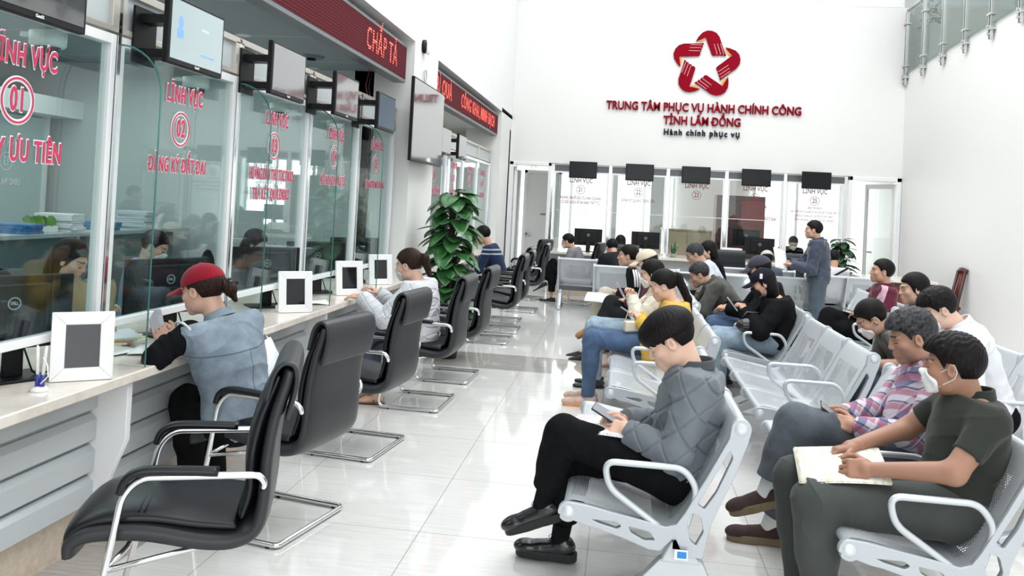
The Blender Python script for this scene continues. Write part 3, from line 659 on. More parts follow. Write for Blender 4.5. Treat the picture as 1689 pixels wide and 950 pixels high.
# ---- back office: bright windows, cabinets, red door
for i, (x0, x1) in enumerate(((-2.1, -.3), (-.2, 1.2), (2.95, 4.9))):
    o = struct(MB().box(x0, x1, 19.86, 19.92, .35, .42).box(x0, x1, 19.86, 19.92, 2.5, 2.57).box(x0, x0+.06, 19.86, 19.92, .42, 2.5).box(x1-.06, x1, 19.86, 19.92, .42, 2.5).box((x0+x1)/2-.03, (x0+x1)/2+.03, 19.86, 19.92, .42, 2.5), 'window_%d' % (6+i), white_frame)
    MB().box(x0+.06, x1-.06, 19.885, 19.895, .42, 2.5).build('frosted_pane', day, o) if False else None
r = empty('filing_cabinet', (1.35, 17.9, 0), 0, 'pale beige wooden cabinet with two doors behind glass 23', 'cabinet')
MB().box(-.5, .5, -.2, .25, 0, 1.2).build('carcass', beige_wood, r, bevel=.004)
for s in (0, 1): MB().box(-.49+.49*s+.004, .0+.49*s-.004, -.22, -.2, .02, 1.17).build('door', beige_wood, r, bevel=.003)
MB().box(-.52, .52, -.23, .26, 1.2, 1.225).build('top_board', beige_wood, r)
r = empty('wooden_wardrobe', (2.5, 18.3, 0), 0, 'dark red wooden wardrobe behind glass 24', 'wardrobe')
MB().box(-.52, .48, 0, .5, 0, 1.98).build('carcass', red_wood, r, bevel=.004)
MB().box(-.02, .44, -.03, 0, .9, 1.88).build('door', mat('red_wood_panel', (.22, .03, .015), .3), r, bevel=.01)
MB().box(-.50, -.06, -.03, 0, .05, 1.9).build('door', dark_wood, r, bevel=.01)
MB().tube([(.03, -.05, 1.18), (.035, -.07, 1.25), (.03, -.05, 1.34)], .01, 6).build('handle', mat('brass', (.6, .4, .15), .3, 1), r, smooth=True)
struct(MB().box(-.35, -.12, 19.2, 19.4, 0, 2.75).box(.62, .95, 19.0, 19.2, 0, 2.75), 'wall_office_partition', mat('grey_partition', (.55, .57, .57), .5))
r = empty('office_desk', (2.6, 16.2, 0), 0, 'grey office desk in the back office behind counter 24', 'desk')
MB().box(-.9, .9, -.3, .3, .86, .90).build('top', mat('desk_grey', (.45, .45, .43), .4), r); MB().box(-.85, .85, .1, .14, 0, .86).build('panel', mat('desk_grey'), r)
# printer
r = empty('printer', (1.98, 15.55, .7805), 0, 'white office printer beside the chrome post of counter 24', 'printer')
MB().box(-.18, .18, -.12, .12, .02, .20).build('housing', white_frame, r, bevel=.02); MB().box(-.14, .14, -.13, -.12, .03, .07).build('tray', black_plastic, r); MB().box(-.17, .17, -.11, .11, 0, .02).build('feet', black_plastic, r)

# ---- snake plant on the back counter
leafg = mat('glossy_green_leaf', (.03, .13, .03), .3, spec=.6); v = coords(leafg)
base(leafg, ramp(leafg, noise(leafg, v, 9, 3), [(.3, (.02, .085, .025)), (.62, (.05, .18, .05)), (.8, (.20, .32, .12))]))
leafd = mat('dark_green_leaf', (.012, .06, .018), .35)
r = empty('snake_plant', (.92, 15.0, .7805), 0, 'small snake plant in a glass jar on the back counter', 'plant')
MB().lathe([(.05, 0), (.06, .02), (.055, .1), (.06, .12)], 16).build('glass_jar', glass_clear, r, smooth=True)
MB().lathe([(0, .01), (.05, .01), (.052, .06), (0, .065)], 14).build('pebbles', mat('pebble_grey', (.4, .4, .38), .6), r, smooth=True)
m = MB()
for i in range(11):
    a = i*2.4; ln = .16+.1*random.random(); t_ = .05+.08*random.random(); w_ = .016
    m.grid(lambda u, q_: (math.cos(a)*(t_*u*1.2+.01)-math.sin(a)*w_*(q_-.5)*2*(1-u**3), math.sin(a)*(t_*u*1.2+.01)+math.cos(a)*w_*(q_-.5)*2*(1-u**3), .05+ln*u), 6, 2)
m.build('leaves', leafg, r, smooth=True, solid=.002)

def heart_leaf(m, c, dirv, ln, up, fold=.25, droop=.5):
    d = Vector(dirv).normalized(); u = Vector(up); side = d.cross(u).normalized(); nrm = side.cross(d).normalized()
    nu, nv = 8, 4
    def f(a, b_):
        wd = ln*.44*math.sin(PI*min(1, (a*.93+.07)))**.62*(1-.25*a); q_ = (b_-.5)*2
        back = -.14*ln*abs(q_)*(1-a)**3
        p = Vector(c)+d*(ln*a+back)+side*(wd*q_)+nrm*(fold*wd*abs(q_)-droop*ln*a*a*.6)
        return tuple(p)
    m.grid(f, nu, nv)
def pothos(name, loc, h, rad, n, label, seed=1, pot=True, mtl=None, lsz=.17):
    rnd = random.Random(seed); r = empty(name, loc, 0, label, 'plant')
    MB().lathe([(.0, 0), (.11, 0), (.14, .26), (.15, .28), (.13, .28), (.12, .24), (0, .24)], 24).build('pot', mat('dark_plant_pot', (.03, .03, .03), .4), r, smooth=True)
    MB().tube([(0, 0, .2), (0, 0, h*.86)], .03, 8).build('moss_pole', mat('moss_brown', (.06, .04, .02), .9), r, smooth=True)
    m = MB(); st = MB()
    for i in range(n):
        t_ = (i+.5)/n; z = .3+(h-.40)*t_; a = i*2.399+rnd.uniform(-.4, .4)
        rr = rad*(.95-.55*t_**2)*rnd.uniform(.45, 1.0)
        p0 = Vector((.02*math.cos(a), .02*math.sin(a), z-.05)); p1 = Vector((rr*.55*math.cos(a), rr*.55*math.sin(a), z+rnd.uniform(.0, .07)))
        st.tube([p0, (p0+p1)/2+Vector((0, 0, .03)), p1], .005, 5)
        d = Vector((math.cos(a+rnd.uniform(-.5, .5)), math.sin(a+rnd.uniform(-.5, .5)), rnd.uniform(-.55, .15)))
        heart_leaf(m, p1, d, lsz*rnd.uniform(.8, 1.3), (0, 0, 1), rnd.uniform(.1, .35), rnd.uniform(.2, .7))
    for (dx, dy, dz, sz) in ((.05, -.05, .0, .75), (-.06, .04, -.14, .8), (.09, .02, -.16, .95)):
        p1 = Vector((dx, dy, h-.06+dz)); st.tube([(0, 0, h*.8), (dx*.7, dy*.7, h-.15+dz), p1], .005, 5)
        heart_leaf(m, p1, (dx*9+.2, dy*5, .15), lsz*sz, (0, 0, 1), .2, .5)
    m.build('foliage', mtl or leafg, r, smooth=True, solid=.0015); st.build('stems', leafd, r, smooth=True)
    return r
pothos('potted_pothos', (-1.69, 8.38, 0), 1.74, .38, 120, 'tall bushy green pothos plant by the white column', 3, lsz=.21)
pothos('potted_pothos', (3.52, 14.15, 0), 1.34, .30, 70, 'dark leafy pothos plant before the right end of the back counter', 9, mtl=leafd, lsz=.18)

# ---- dark wooden desk at the right, rocking-chair back leaning on the wall
r = empty('wooden_desk', (4.08, 12.85, 0), 0, 'dark red wooden desk against the right wall', 'desk')
MB().box(-.62, .35, -.35, .45, .74, .78).build('top', marble, r, bevel=.004)
MB().box(-.60, .33, -.33, .43, .0, .74).build('body', dark_wood, r, bevel=.006)
for i in range(3): MB().box(-.57+.30*i, -.31+.30*i, -.345, -.33, .1, .68).build('panel', red_wood, r, bevel=.006)
r = empty('pen_stand', (3.66, 12.75, .7805), 0, 'pale pen stand with looped cord on the dark wooden desk', 'pen stand')
MB().lathe([(0, 0), (.05, 0), (.03, .03), (.02, .05), (0, .05)], 16).build('base', white_frame, r, smooth=True)
MB().tube([(0, .0, .04), (0, .03, .12), (0, .02, .2), (0, -.02, .2), (0, -.02, .1), (0, 0, .05)], .008, 6).build('cord', white_frame, r, smooth=True)
r = empty('wooden_chair', (4.66, 12.55, 0), -1.42, 'high backed dark carved wooden chair by the right wall', 'chair')
for x in (-.1, .1): MB().tube([(x, 0, 0), (x, .0, .5), (x*.9, .1, .96)], .022, 8).build('back_post', dark_wood, r, smooth=True)
for x in (-.1, .1): MB().tube([(x, -.4, 0), (x, -.4, .44)], .025, 8).build('front_leg', dark_wood, r, smooth=True)
MB().box(-.14, .14, -.43, .03, .42, .46).build('seat', dark_wood, r, bevel=.01)
for i in range(3): MB().tube([(-.05+.05*i, .02, .5), (-.045+.045*i, .11, .94)], .014, 6).build('back_slat', red_wood, r, smooth=True)
MB().grid(lambda a, b_: ((a-.5)*.22, .10+.02*b_, .92+b_*.06+.02*math.sin(PI*a)), 8, 2).build('crest_rail', dark_wood, r, smooth=True, solid=.03)

# ================================================================== STAIR BALUSTRADE, UPPER RIGHT
def ze(y): return 4.22+.036*(YB-y)
bw = bpy.data.objects['wall_right']
C.objects.unlink(bw); bpy.data.objects.remove(bw)
struct(MB().prism([(-3.8, 0), (YB+.25, 0), (YB+.25, ze(YB)), (-3.8, ze(-3.8))], XR, XR+.25, 'x'), 'wall_right', white_wall)
struct(MB().box(XR+.25, 8.2, -3.8, 17, 4.0, 4.12), 'floor_upper_landing', white_wall)
ribbed = mat('grey_ribbed_screen', (.42, .43, .41), .5); v = coords(ribbed); s_ = sep(ribbed, v)
wv = n = None
fr_ = M2(ribbed, 'FRACT', M2(ribbed, 'MULTIPLY', s_[1], 2.6)); base(ribbed, mix(ribbed, M2(ribbed, 'GREATER_THAN', fr_, .55), (.33, .345, .33), (.60, .61, .58)))
struct(MB().box(6.6, 6.7, -3.8, 17, 4.1, ZT), 'wall_upper_right', ribbed)
struct(MB().box(XR, 6.7, YB+.2, YB+.4, 4.1, ZT), 'wall_upper_end', ribbed)
pans = []
ys = [YB-.06-.86*i for i in range(8)]
for i, y in enumerate(ys[:-1]):
    y2 = ys[i+1]; L = (XR-.03, (y+y2)/2, ze((y+y2)/2)); r = empty('glass_balustrade', L, 0, 'glass balustrade panel on the right gallery, '+('nearest the back wall' if i == 0 else '%s from the back wall' % ['', 'second', 'third', 'fourth', 'fifth', 'sixth', 'seventh'][i]), 'balustrade', 'gallery balustrade panels')
    def bd(mb, nm, m, **kk): o = mb.build(nm, m, None, **kk); o.data.transform(T(*[-a for a in L])); o.parent = r; return o
    bd(MB().prism([(y-.03, ze(y)-.03), (y2+.03, ze(y2)-.03), (y2+.03, ze(y2)+1.05), (y-.03, ze(y)+1.05)], XR-.035, XR-.023, 'x'), 'pane', glass_stair)
    p = MB()
    p.box(XR-.06, XR-.02, y-.05, y-.035, ze(y)-.24, ze(y)+1.05).box(XR-.06, XR-.02, y+.005, y+.02, ze(y)-.24, ze(y)+1.05)
    bd(p, 'steel_post', steel, bevel=.002)
    for zz in (-.12, .08, .82): bd(MB().box(XR-.075, XR+.0, y-.09, y+.06, ze(y)+zz, ze(y)+zz+.03), 'clamp', steel, bevel=.002)
    for zz in (-.17, -.07): bd(MB().tube([(XR-.09, y-.015, ze(y)+zz), (XR+.01, y-.015, ze(y)+zz)], .022, 10), 'bolt', steel)
    bd(MB().tube([(XR-.03, y, ze(y)+1.08), (XR-.03, y2, ze(y2)+1.08)], .025, 10), 'handrail', steel, smooth=True)
r = empty('trailing_plant', (XR+.18, YB-.45, ze(YB)+.75), 0, 'green trailing plant behind the gallery glass at the top right', 'plant')
m = MB(); rnd = random.Random(4)
for i in range(60): heart_leaf(m, (rnd.uniform(-.1, .12), rnd.uniform(-.5, .25), rnd.uniform(-.1, .5)), (rnd.uniform(-1, 1), rnd.uniform(-1, 1), rnd.uniform(-.8, .3)), .09, (0, 0, 1))
m.build('foliage', leafd, r, smooth=True); MB().box(-.1, .1, -.4, .2, -.9, -.05).build('planter', white_frame, r)

# ================================================================== OFFICE BEHIND THE LEFT GLASS
part_m = mat('grey_blue_partition', (.22, .29, .31), .7)
def stack(loc, n_, label, rz=0, group='paper stacks along the office partition', cols=((.72, .74, .76),)):
    m = MB(); rnd = random.Random(n_+int(loc[1]*10)); 
    for i in range(n_): m.box(-.15, .15, -.105, .105, i*.018, i*.018+.016, T(rnd.uniform(-.012, .012), rnd.uniform(-.012, .012), 0) @ Rz(rnd.uniform(-.08, .08)))
    o = m.build('paper_stack', mat('stack_paper_%d' % (int(cols[0][0]*100)), cols[0], .7), None); o.location = loc; o.rotation_euler = (0, 0, rz); return tag(o, label, 'papers', group)
r = empty('office_partition', (-4.5, 4.2, 0), 0, 'long low grey blue office partition with a shelf of papers', 'partition')
MB().box(-.03, .03, -4.5, 3.8, 0, 1.14).build('screen_panel', part_m, r); MB().box(-.2, .2, -4.5, 3.8, 1.14, 1.17).build('shelf', mat('shelf_grey', (.40, .45, .46), .5), r)
for i in range(7): MB().box(-.05, .05, -4.4+i*1.33, -4.36+i*1.33, 0, 1.14).build('post', steel, r)
pos = [2.2, 2.45, 2.75, 3.1, 3.4, 3.75, 4.1, 4.5, 4.9, 5.3, 5.8, 6.3, 6.8, 7.4]
word = ['first', 'second', 'third', 'fourth', 'fifth', 'sixth', 'seventh', 'eighth', 'ninth', 'tenth', 'eleventh', 'twelfth', 'thirteenth', 'fourteenth']
for i, y in enumerate(pos):
    blue = i in (5, 8, 10, 12)
    stack((-4.5, y+1.6 if False else y, 1.172), [14, 11, 16, 9, 12, 5, 13, 7, 4, 10, 4, 8, 4, 9][i], ('blue folders' if blue else 'white paper stack') + ' on the office partition, %s from the left' % word[i], .2*((i % 3)-1), cols=((.06, .20, .42),) if blue else ((.70+.02*(i % 3), .73, .76),))
r = empty('leafy_tray', (-4.5, 6.05, 1.172), 0, 'small green plant tray on the office partition shelf', 'plant')
MB().box(-.08, .08, -.12, .12, 0, .05).build('tray', white_frame, r); m = MB()
for i in range(24): heart_leaf(m, (random.uniform(-.07, .07), random.uniform(-.1, .1), .05), (random.uniform(-1, 1), random.uniform(-1, 1), 1.5), .08, (0, 1, 0))
m.build('leaves', mat('lime_leaf', (.16, .34, .06), .5), r, smooth=True)
# office desks behind the glass
for i, y in enumerate((2.9, 4.1, 5.3, 6.5)):
    r = empty('office_cabinet', (-6.2, y, 0), 0, 'grey filing cabinet along the far office wall, %s from the left' % word[i], 'cabinet', 'filing cabinets along the far office wall')
    MB().box(-.2, .2, -.5, .5, 0, .9+.0).build('carcass', mat('cabinet_grey', (.35, .40, .41), .5), r, bevel=.005)
    for q in range(2): MB().box(.2, .215, -.48+.49*q, -.02+.49*q, .03, .87).build('door', mat('cabinet_door_grey', (.42, .47, .48), .5), r)
# far side counter windows with mirrored lettering
teal_pane = mat('glowing_teal_pane', (.36, .46, .46), .15, emit=(.30, .42, .42), estr=.10)  # faint glow put into the pane material; the panes are no lamps
for i in range(6):
    y0 = 1.2+i*1.13; r = empty('glass_screen', (-5.9, y0+.56, 0), 0, 'far office glass screen with mirrored white lettering, %s from the left' % word[i], 'glass screen', 'far side office screens')
    MB().box(-.03, .03, -.56, -.52, 0, 2.22).box(-.03, .03, .52, .56, 0, 2.22).box(-.03, .03, -.52, .52, .95, 1.0).build('frame', white_frame, r)
    MB().box(-.01, .0, -.52, .52, 1.0, 2.2).build('pane', teal_pane, r); MB().box(-.02, .02, -.52, .52, 0, .95).build('lower_panel', part_m, r)
    W = T(0, 0, 0) @ Matrix(((0, 0, 1, .006), (-1, 0, 0, 0), (0, 1, 0, 0), (0, 0, 0, 1)))
    text_mesh('lettering', 'LĨNH VỰC', white_vinyl, T(0, 0, 1.92) @ W, .13, .001, .002, r, .62)
    text_mesh('lettering', '%d' % (18-i), white_vinyl, T(0, 0, 1.74) @ W, .12, .001, .002, r, .7)
    curve_mesh('number_ring', ring(.08, .088), white_vinyl, T(0, 0, 1.74) @ W, .001, 0, r)
    for q, s in enumerate(('UBND PHƯỜNG', 'BẢO TRỢ XÃ HỘI', 'NGƯỜI CÓ CÔNG')[:(3 if i % 2 == 0 else 1)]):
        text_mesh('lettering', s, white_vinyl, T(0, 0, 1.54-q*.12) @ W, .09, .001, .002, r, .62)
    if i % 2 == 0: MB().box(.0, .004, -.45, .45, 1.20, 1.48).build('red_poster', mat('muted_red_poster', (.24, .05, .06), .6), r)
# downlights
warm = mat('lit_downlight', (1, 1, 1), .5, emit=(1, .98, .92), estr=9)
dl = [(-3.08, 6.4, 2.82), (-3.11, 8.02, 2.82), (-3.1, 4.2, 2.82), (-4.3, 3.4, 2.82), (-4.3, 5.2, 2.82), (-5.5, 4.4, 2.82), (-5.5, 6.4, 2.82), (-4.3, 7.0, 2.82)]
for i, p in enumerate(dl):
    r = empty('downlight', p, 0, ['small lit ceiling downlight in the gap above the third glass screen', 'small lit ceiling downlight near the office end wall', 'small lit ceiling downlight in the row nearest the glass, hidden by the second monitor', 'lit downlight in the second row over the office, nearest', 'lit downlight in the second row over the office, middle', 'lit downlight in the far row over the office, nearest', 'lit downlight in the far row over the office, farthest', 'lit downlight in the second row over the office, farthest'][i], 'ceiling light', 'office downlights')
    MB().lathe([(0, -.004), (.045, -.004), (.045, 0), (0, 0)], 16).build('lens', warm, r); MB().lathe([(.045, -.008), (.062, -.004), (.062, 0), (.045, 0)], 20).build('trim_ring', white_frame, r)
r = empty('ceiling_vent', (-2.85, 7.3, 2.82), 0, 'round dark air vent in the grey office ceiling', 'vent')
MB().lathe([(0, -.02), (.10, -.02), (.12, 0), (0, 0)], 20).build('grille', mat('vent_grey', (.2, .22, .23), .5), r)
MB().box(-.03, .03, -.03, .03, -.04, -.02).build('sprinkler', black_plastic, r)
# ================================================================== CANTILEVER OFFICE CHAIR  (faces local +Y)
def loft(m, path, wfn, tfn, n=20, pw=3.2):
    """path of (y, z); superellipse section of half width wfn(s), half thickness tfn(s)"""
    P = [Vector((0, y, z)) for y, z in path]; k = len(P); V = []; Fc = []
    for i, p in enumerate(P):
        t = (P[min(k-1, i+1)]-P[max(0, i-1)]).normalized(); nn_ = Vector((0, -t.z, t.y)); s = i/(k-1)
        for j in range(n):
            a = 2*PI*j/n; c_, s2 = math.cos(a), math.sin(a)
            x = wfn(s)*abs(c_)**(2/pw)*(1 if c_ > 0 else -1); h = tfn(s)*abs(s2)**(2/pw)*(1 if s2 > 0 else -1)
            V.append(tuple(Vector((x, 0, 0))+p+nn_*h))
    for i in range(k-1):
        for j in range(n): Fc.append((i*n+j, i*n+(j+1) % n, (i+1)*n+(j+1) % n, (i+1)*n+j))
    Fc.append(tuple(range(n-1, -1, -1))); Fc.append(tuple((k-1)*n+j for j in range(n)))
    m.add(V, Fc); return m
def spline(pts, n=6):
    P = [Vector((*p, 0)) if len(p) == 2 else Vector(p) for p in pts]; out = []
    for i in range(len(P)-1):
        a = P[max(0, i-1)]; b = P[i]; c = P[i+1]; d = P[min(len(P)-1, i+2)]
        for k_ in range(n):
            t = k_/n; out.append(.5*((2*b)+(c-a)*t+(2*a-5*b+4*c-d)*t*t+(3*b-a-3*c+d)*t**3))
    out.append(P[-1]); return out
def office_chair(label):
    r = empty('cantilever_chair', (0, 0, 0), 0, label, 'chair', 'black leather visitor chairs along the left counter')
    prof = [(p.x, p.y) for p in spline([(.325, .385), (.32, .425), (.25, .455), (.08, .455), (-.10, .425), (-.22, .42), (-.30, .455), (-.325, .54), (-.33, .68), (-.35, .82), (-.385, .94), (-.395, .98)], 5)]
    loft(MB(), prof, lambda s: .245-.03*max(0, (s-.55)/.45), lambda s: .030+.012*math.sin(PI*min(1, s*1.6)) - .008*max(0, (s-.6))).build('leather_shell', leather_grey, r, smooth=True)
    c1 = [(p.x, p.y) for p in spline([(.335, .40), (.325, .455), (.24, .492), (.07, .497), (-.10, .475), (-.235, .465)], 6)]
    loft(MB(), c1, lambda s: .222, lambda s: .026+.008*math.sin(PI*s), pw=2.6).build('seat_cushion', leather, r, smooth=True)
    for yy in (.085, .105): MB().tube([(-.205, yy, .522), (-.12, yy, .5285), (.12, yy, .5285), (.205, yy, .522)], .0032, 6).build('seam', leather, r, smooth=True)
    c2 = [(p.x, p.y) for p in spline([(-.25, .49), (-.275, .58), (-.275, .70), (-.30, .82), (-.34, .92), (-.355, .96)], 6)]
    loft(MB(), c2, lambda s: .215-.02*s, lambda s: .022+.012*math.sin(PI*s), pw=2.6).build('back_cushion', leather, r, smooth=True)
    hd = [(p.x, p.y) for p in spline([(-.317, .88), (-.337, .965), (-.37, 1.005), (-.41, .995), (-.42, .94), (-.407, .87), (-.392, .82)], 5)]
    loft(MB(), hd, lambda s: .222-.004*s, lambda s: .010, n=24, pw=6).build('head_cover', leather_grey, r, smooth=True)
    for s in (-1, 1):
        pad = [(p.x, p.y) for p in spline([(.155, .600), (.135, .645), (.08, .668), (-.05, .668), (-.17, .664)], 5)]
        o = loft(MB(), pad, lambda q: .023, lambda q: .014, n=14, pw=3).build('arm_pad', leather, r, smooth=True); o.data.transform(T(s*.275, 0, .004))
    fr = MB(); X = .275
    half = lambda s: [(s*.245, -.32, .60), (s*.262, -.33, .625), (s*X, -.31, .655), (s*X, -.22, .655), (s*X, .09, .652), (s*X, .145, .60), (s*X, .20, .30), (s*X, .255, .06), (s*X, .235, .018), (s*X, .16, .016), (s*X, -.19, .016)]
    L_ = round_path(half(-1), .06); R_ = round_path(half(1), .06)
    back = round_path([(-X, -.19, .016), (-X, -.245, .016), (X, -.245, .016), (X, -.19, .016)], .06, 6)
    fr.tube(L_[:-1]+back[1:-1]+list(reversed(R_[:-1])), .0125, 10)
    fr.build('chrome_frame', chrome, r, smooth=True)
    b_ = MB()
    for yy in (.14, -.12): b_.tube([(-.275, .19, .36), (-.2, yy, .40), (.2, yy, .40), (.275, .19, .36)], .010, 8)
    b_.build('under_seat_brace', chrome, r, smooth=True)
    for s in (-1, 1):
        for yy in (.17, -.19): MB().lathe([(0, 0), (.011, 0), (.011, .008), (0, .008)], 8, c=(s*X, yy)).build('foot_glide', black_plastic, r)
    return r
ch0 = office_chair('black leather cantilever chair nearest the camera, empty'); ch0.scale = (1, .91, 1)
cs = [(-1.49, 2.82, 109, None), (-1.60, 3.92, 78, 'black leather cantilever chair the red capped woman sits on'), (-1.60, 5.20, 83, 'empty black cantilever chair right behind the woman in the denim vest'),
      (-1.50, 6.45, 88, 'black cantilever chair under the masked woman in the white jacket'), (-1.47, 7.48, 88, 'black cantilever chair beside the tall plant'),
      (-1.43, 9.62, 90, 'first black cantilever chair beyond the plant'), (-1.43, 10.45, 92, 'second black cantilever chair beyond the plant'),
      (-1.52, 11.25, 89, 'third black cantilever chair beyond the plant'), (-1.42, 12.5, 90, 'fourth black cantilever chair beyond the plant')]
for i, (x, y, a, lb) in enumerate(cs):
    o = ch0 if i == 0 else copy_tree(ch0); place(o, (x, y, 0), math.radians(a), lb)
o = copy_tree(ch0); place(o, (-1.55, 14.1, 0), math.radians(70), 'small black chair standing alone by the white door', 'black leather visitor chairs along the left counter')
o = copy_tree(ch0); place(o, (-.66, 13.9, 0), math.radians(78), 'black chair under the man sitting sideways before the leftmost back counter', 'black chairs at the back counter')
o = copy_tree(ch0); place(o, (.08, 13.88, 0), 0, 'black chair under the woman before the second back counter', 'black chairs at the back counter')
for x, y, lb in ((1.75, 14.1, 'black chair before the back counter at glass 24'), (2.75, 14.1, 'black chair before the back counter behind the standing man')):
    o = copy_tree(ch0); place(o, (x, y, 0), math.radians(180+180), lb, 'black chairs at the back counter')

# ================================================================== STEEL WAITING BENCH  (faces local +Y, seats run along +X, end at x=0)
perf = mat('perforated_silver_steel', (.60, .635, .66), .34, .35); v = coords(perf, kind='UV')
n, l, b = nt(perf); s_ = sep(perf, v)
def pf(u, k_, off=0): fr = M2(perf, 'FRACT', M2(perf, 'ADD', M2(perf, 'MULTIPLY', u, k_), off)); return M2(perf, 'POWER', M2(perf, 'SUBTRACT', fr, .5), 2.0)
uu = M2(perf, 'ADD', s_[0], s_[1]); vv = M2(perf, 'SUBTRACT', s_[0], s_[1])
hole = M2(perf, 'LESS_THAN', M2(perf, 'ADD', pf(uu, 62), pf(vv, 62)), .085)
inx = M2(perf, 'MULTIPLY', M2(perf, 'GREATER_THAN', s_[0], .075), M2(perf, 'LESS_THAN', s_[0], .495))
iny = M2(perf, 'MULTIPLY', M2(perf, 'GREATER_THAN', s_[1], .07), M2(perf, 'LESS_THAN', s_[1], .83))
iny2 = M2(perf, 'SUBTRACT', 1, M2(perf, 'MULTIPLY', M2(perf, 'GREATER_THAN', s_[1], .40), M2(perf, 'LESS_THAN', s_[1], .46)))
msk = M2(perf, 'MULTIPLY', M2(perf, 'MULTIPLY', hole, inx), M2(perf, 'MULTIPLY', iny, iny2))
l.new(M2(perf, 'SUBTRACT', 1, msk), b.inputs['Alpha'])
SW = .572
seatprof = [(p.x, p.y) for p in spline([(.318, .392), (.338, .408), (.325, .432), (.27, .436), (.12, .405), (-.03, .378), (-.085, .380), (-.115, .415), (-.15, .47), (-.225, .62), (-.305, .775), (-.33, .795), (-.352, .785), (-.352, .765)], 5)]
def seat_mesh():
    me = bpy.data.meshes.new('seat_pan'); V = []; F = []; UV = []
    ln = [0]
    for a, b_ in zip(seatprof, seatprof[1:]): ln.append(ln[-1]+math.hypot(a[0]-b_[0], a[1]-b_[1]))
    nx = 6; k_ = len(seatprof)
    for i, (y, z) in enumerate(seatprof):
        for j in range(nx+1):
            x = .004+(SW-.008)*j/nx; dip = -.006*math.sin(PI*j/nx) if 5 < i < k_-12 else 0
            V.append((x, y, z+dip)); UV.append((x, ln[i]))
    for i in range(k_-1):
        for j in range(nx): F.append((i*(nx+1)+j, i*(nx+1)+j+1, (i+1)*(nx+1)+j+1, (i+1)*(nx+1)+j))
    me.from_pydata(V, [], F); uv = me.uv_layers.new(name='UVMap')
    for lp in me.loops: uv.data[lp.index].uv = UV[lp.vertex_index]
    me.materials.append(perf); me.polygons.foreach_set('use_smooth', [True]*len(F)); return me
seat_me = seat_mesh()
def circ(cx, cy, r, a0=0, a1=360, n_=20): return [(cx+r*math.cos(math.radians(a0+(a1-a0)*i/n_)), cy+r*math.sin(math.radians(a0+(a1-a0)*i/n_))) for i in range(n_ if a1-a0 == 360 else n_+1)]
def rpoly(pts, r=.01, n_=4): 
    P = [Vector((*p, 0)) for p in pts]; out = []
    for i in range(len(P)):
        a, b_, c = P[i-1], P[i], P[(i+1) % len(P)]; rr = min(r, (a-b_).length*.45, (c-b_).length*.45)
        p0 = b_+(a-b_).normalized()*rr; p2 = b_+(c-b_).normalized()*rr
        for k_ in range(n_+1): t = k_/n_; q = (1-t)**2*p0+2*t*(1-t)*b_+t*t*p2; out.append((q.x, q.y))
    return out
# side casting drawn in (forward, up)
side_out = [(.345, .385)] + circ(.318, .395, .036, -10, 100, 8) + [(.25, .425), (.05, .392), (-.06, .372), (-.10, .385), (-.13, .43), (-.21, .58), (-.285, .73)] + circ(-.325, .768, .036, 20, 200, 8) + [(-.35, .72), (-.31, .60), (-.225, .40), (-.20, .27), (-.135, .27), (-.095, .345), (-.04, .285), (.0, .285), (.09, .315), (.20, .345), (.245, .352)] + circ(.318, .395, .036, 230, 320, 5)
side_holes = [rpoly([(.235, .378), (.13, .378), (.105, .362), (.125, .345), (.20, .362)]), rpoly([(.085, .366), (.0, .352), (-.025, .318), (.02, .312), (.075, .338)]),
              rpoly([(-.17, .47), (-.235, .59), (-.285, .69), (-.303, .66), (-.245, .52), (-.20, .45)], .012), rpoly([(-.135, .40), (-.155, .44), (-.19, .425), (-.205, .37), (-.175, .31), (-.15, .33)], .01)]
MS = Matrix(((0, 0, 1, 0), (1, 0, 0, 0), (0, 1, 0, 0), (0, 0, 0, 1)))   # drawing (a,b) -> (0, a, b), extrude along x
apex = (-.10, .335)
def arm_loop(m, x):
    path = [(.0, .0)]
    outer = rpoly([(-.085, .335), (.165, .50), (.185, .60), (-.12, .60), (-.175, .52), (-.125, .34)], .045, 6)
    P = [(x, a, b_) for a, b_ in outer]; m.tube(P, .013, 8, closed=True, rx=1.0)
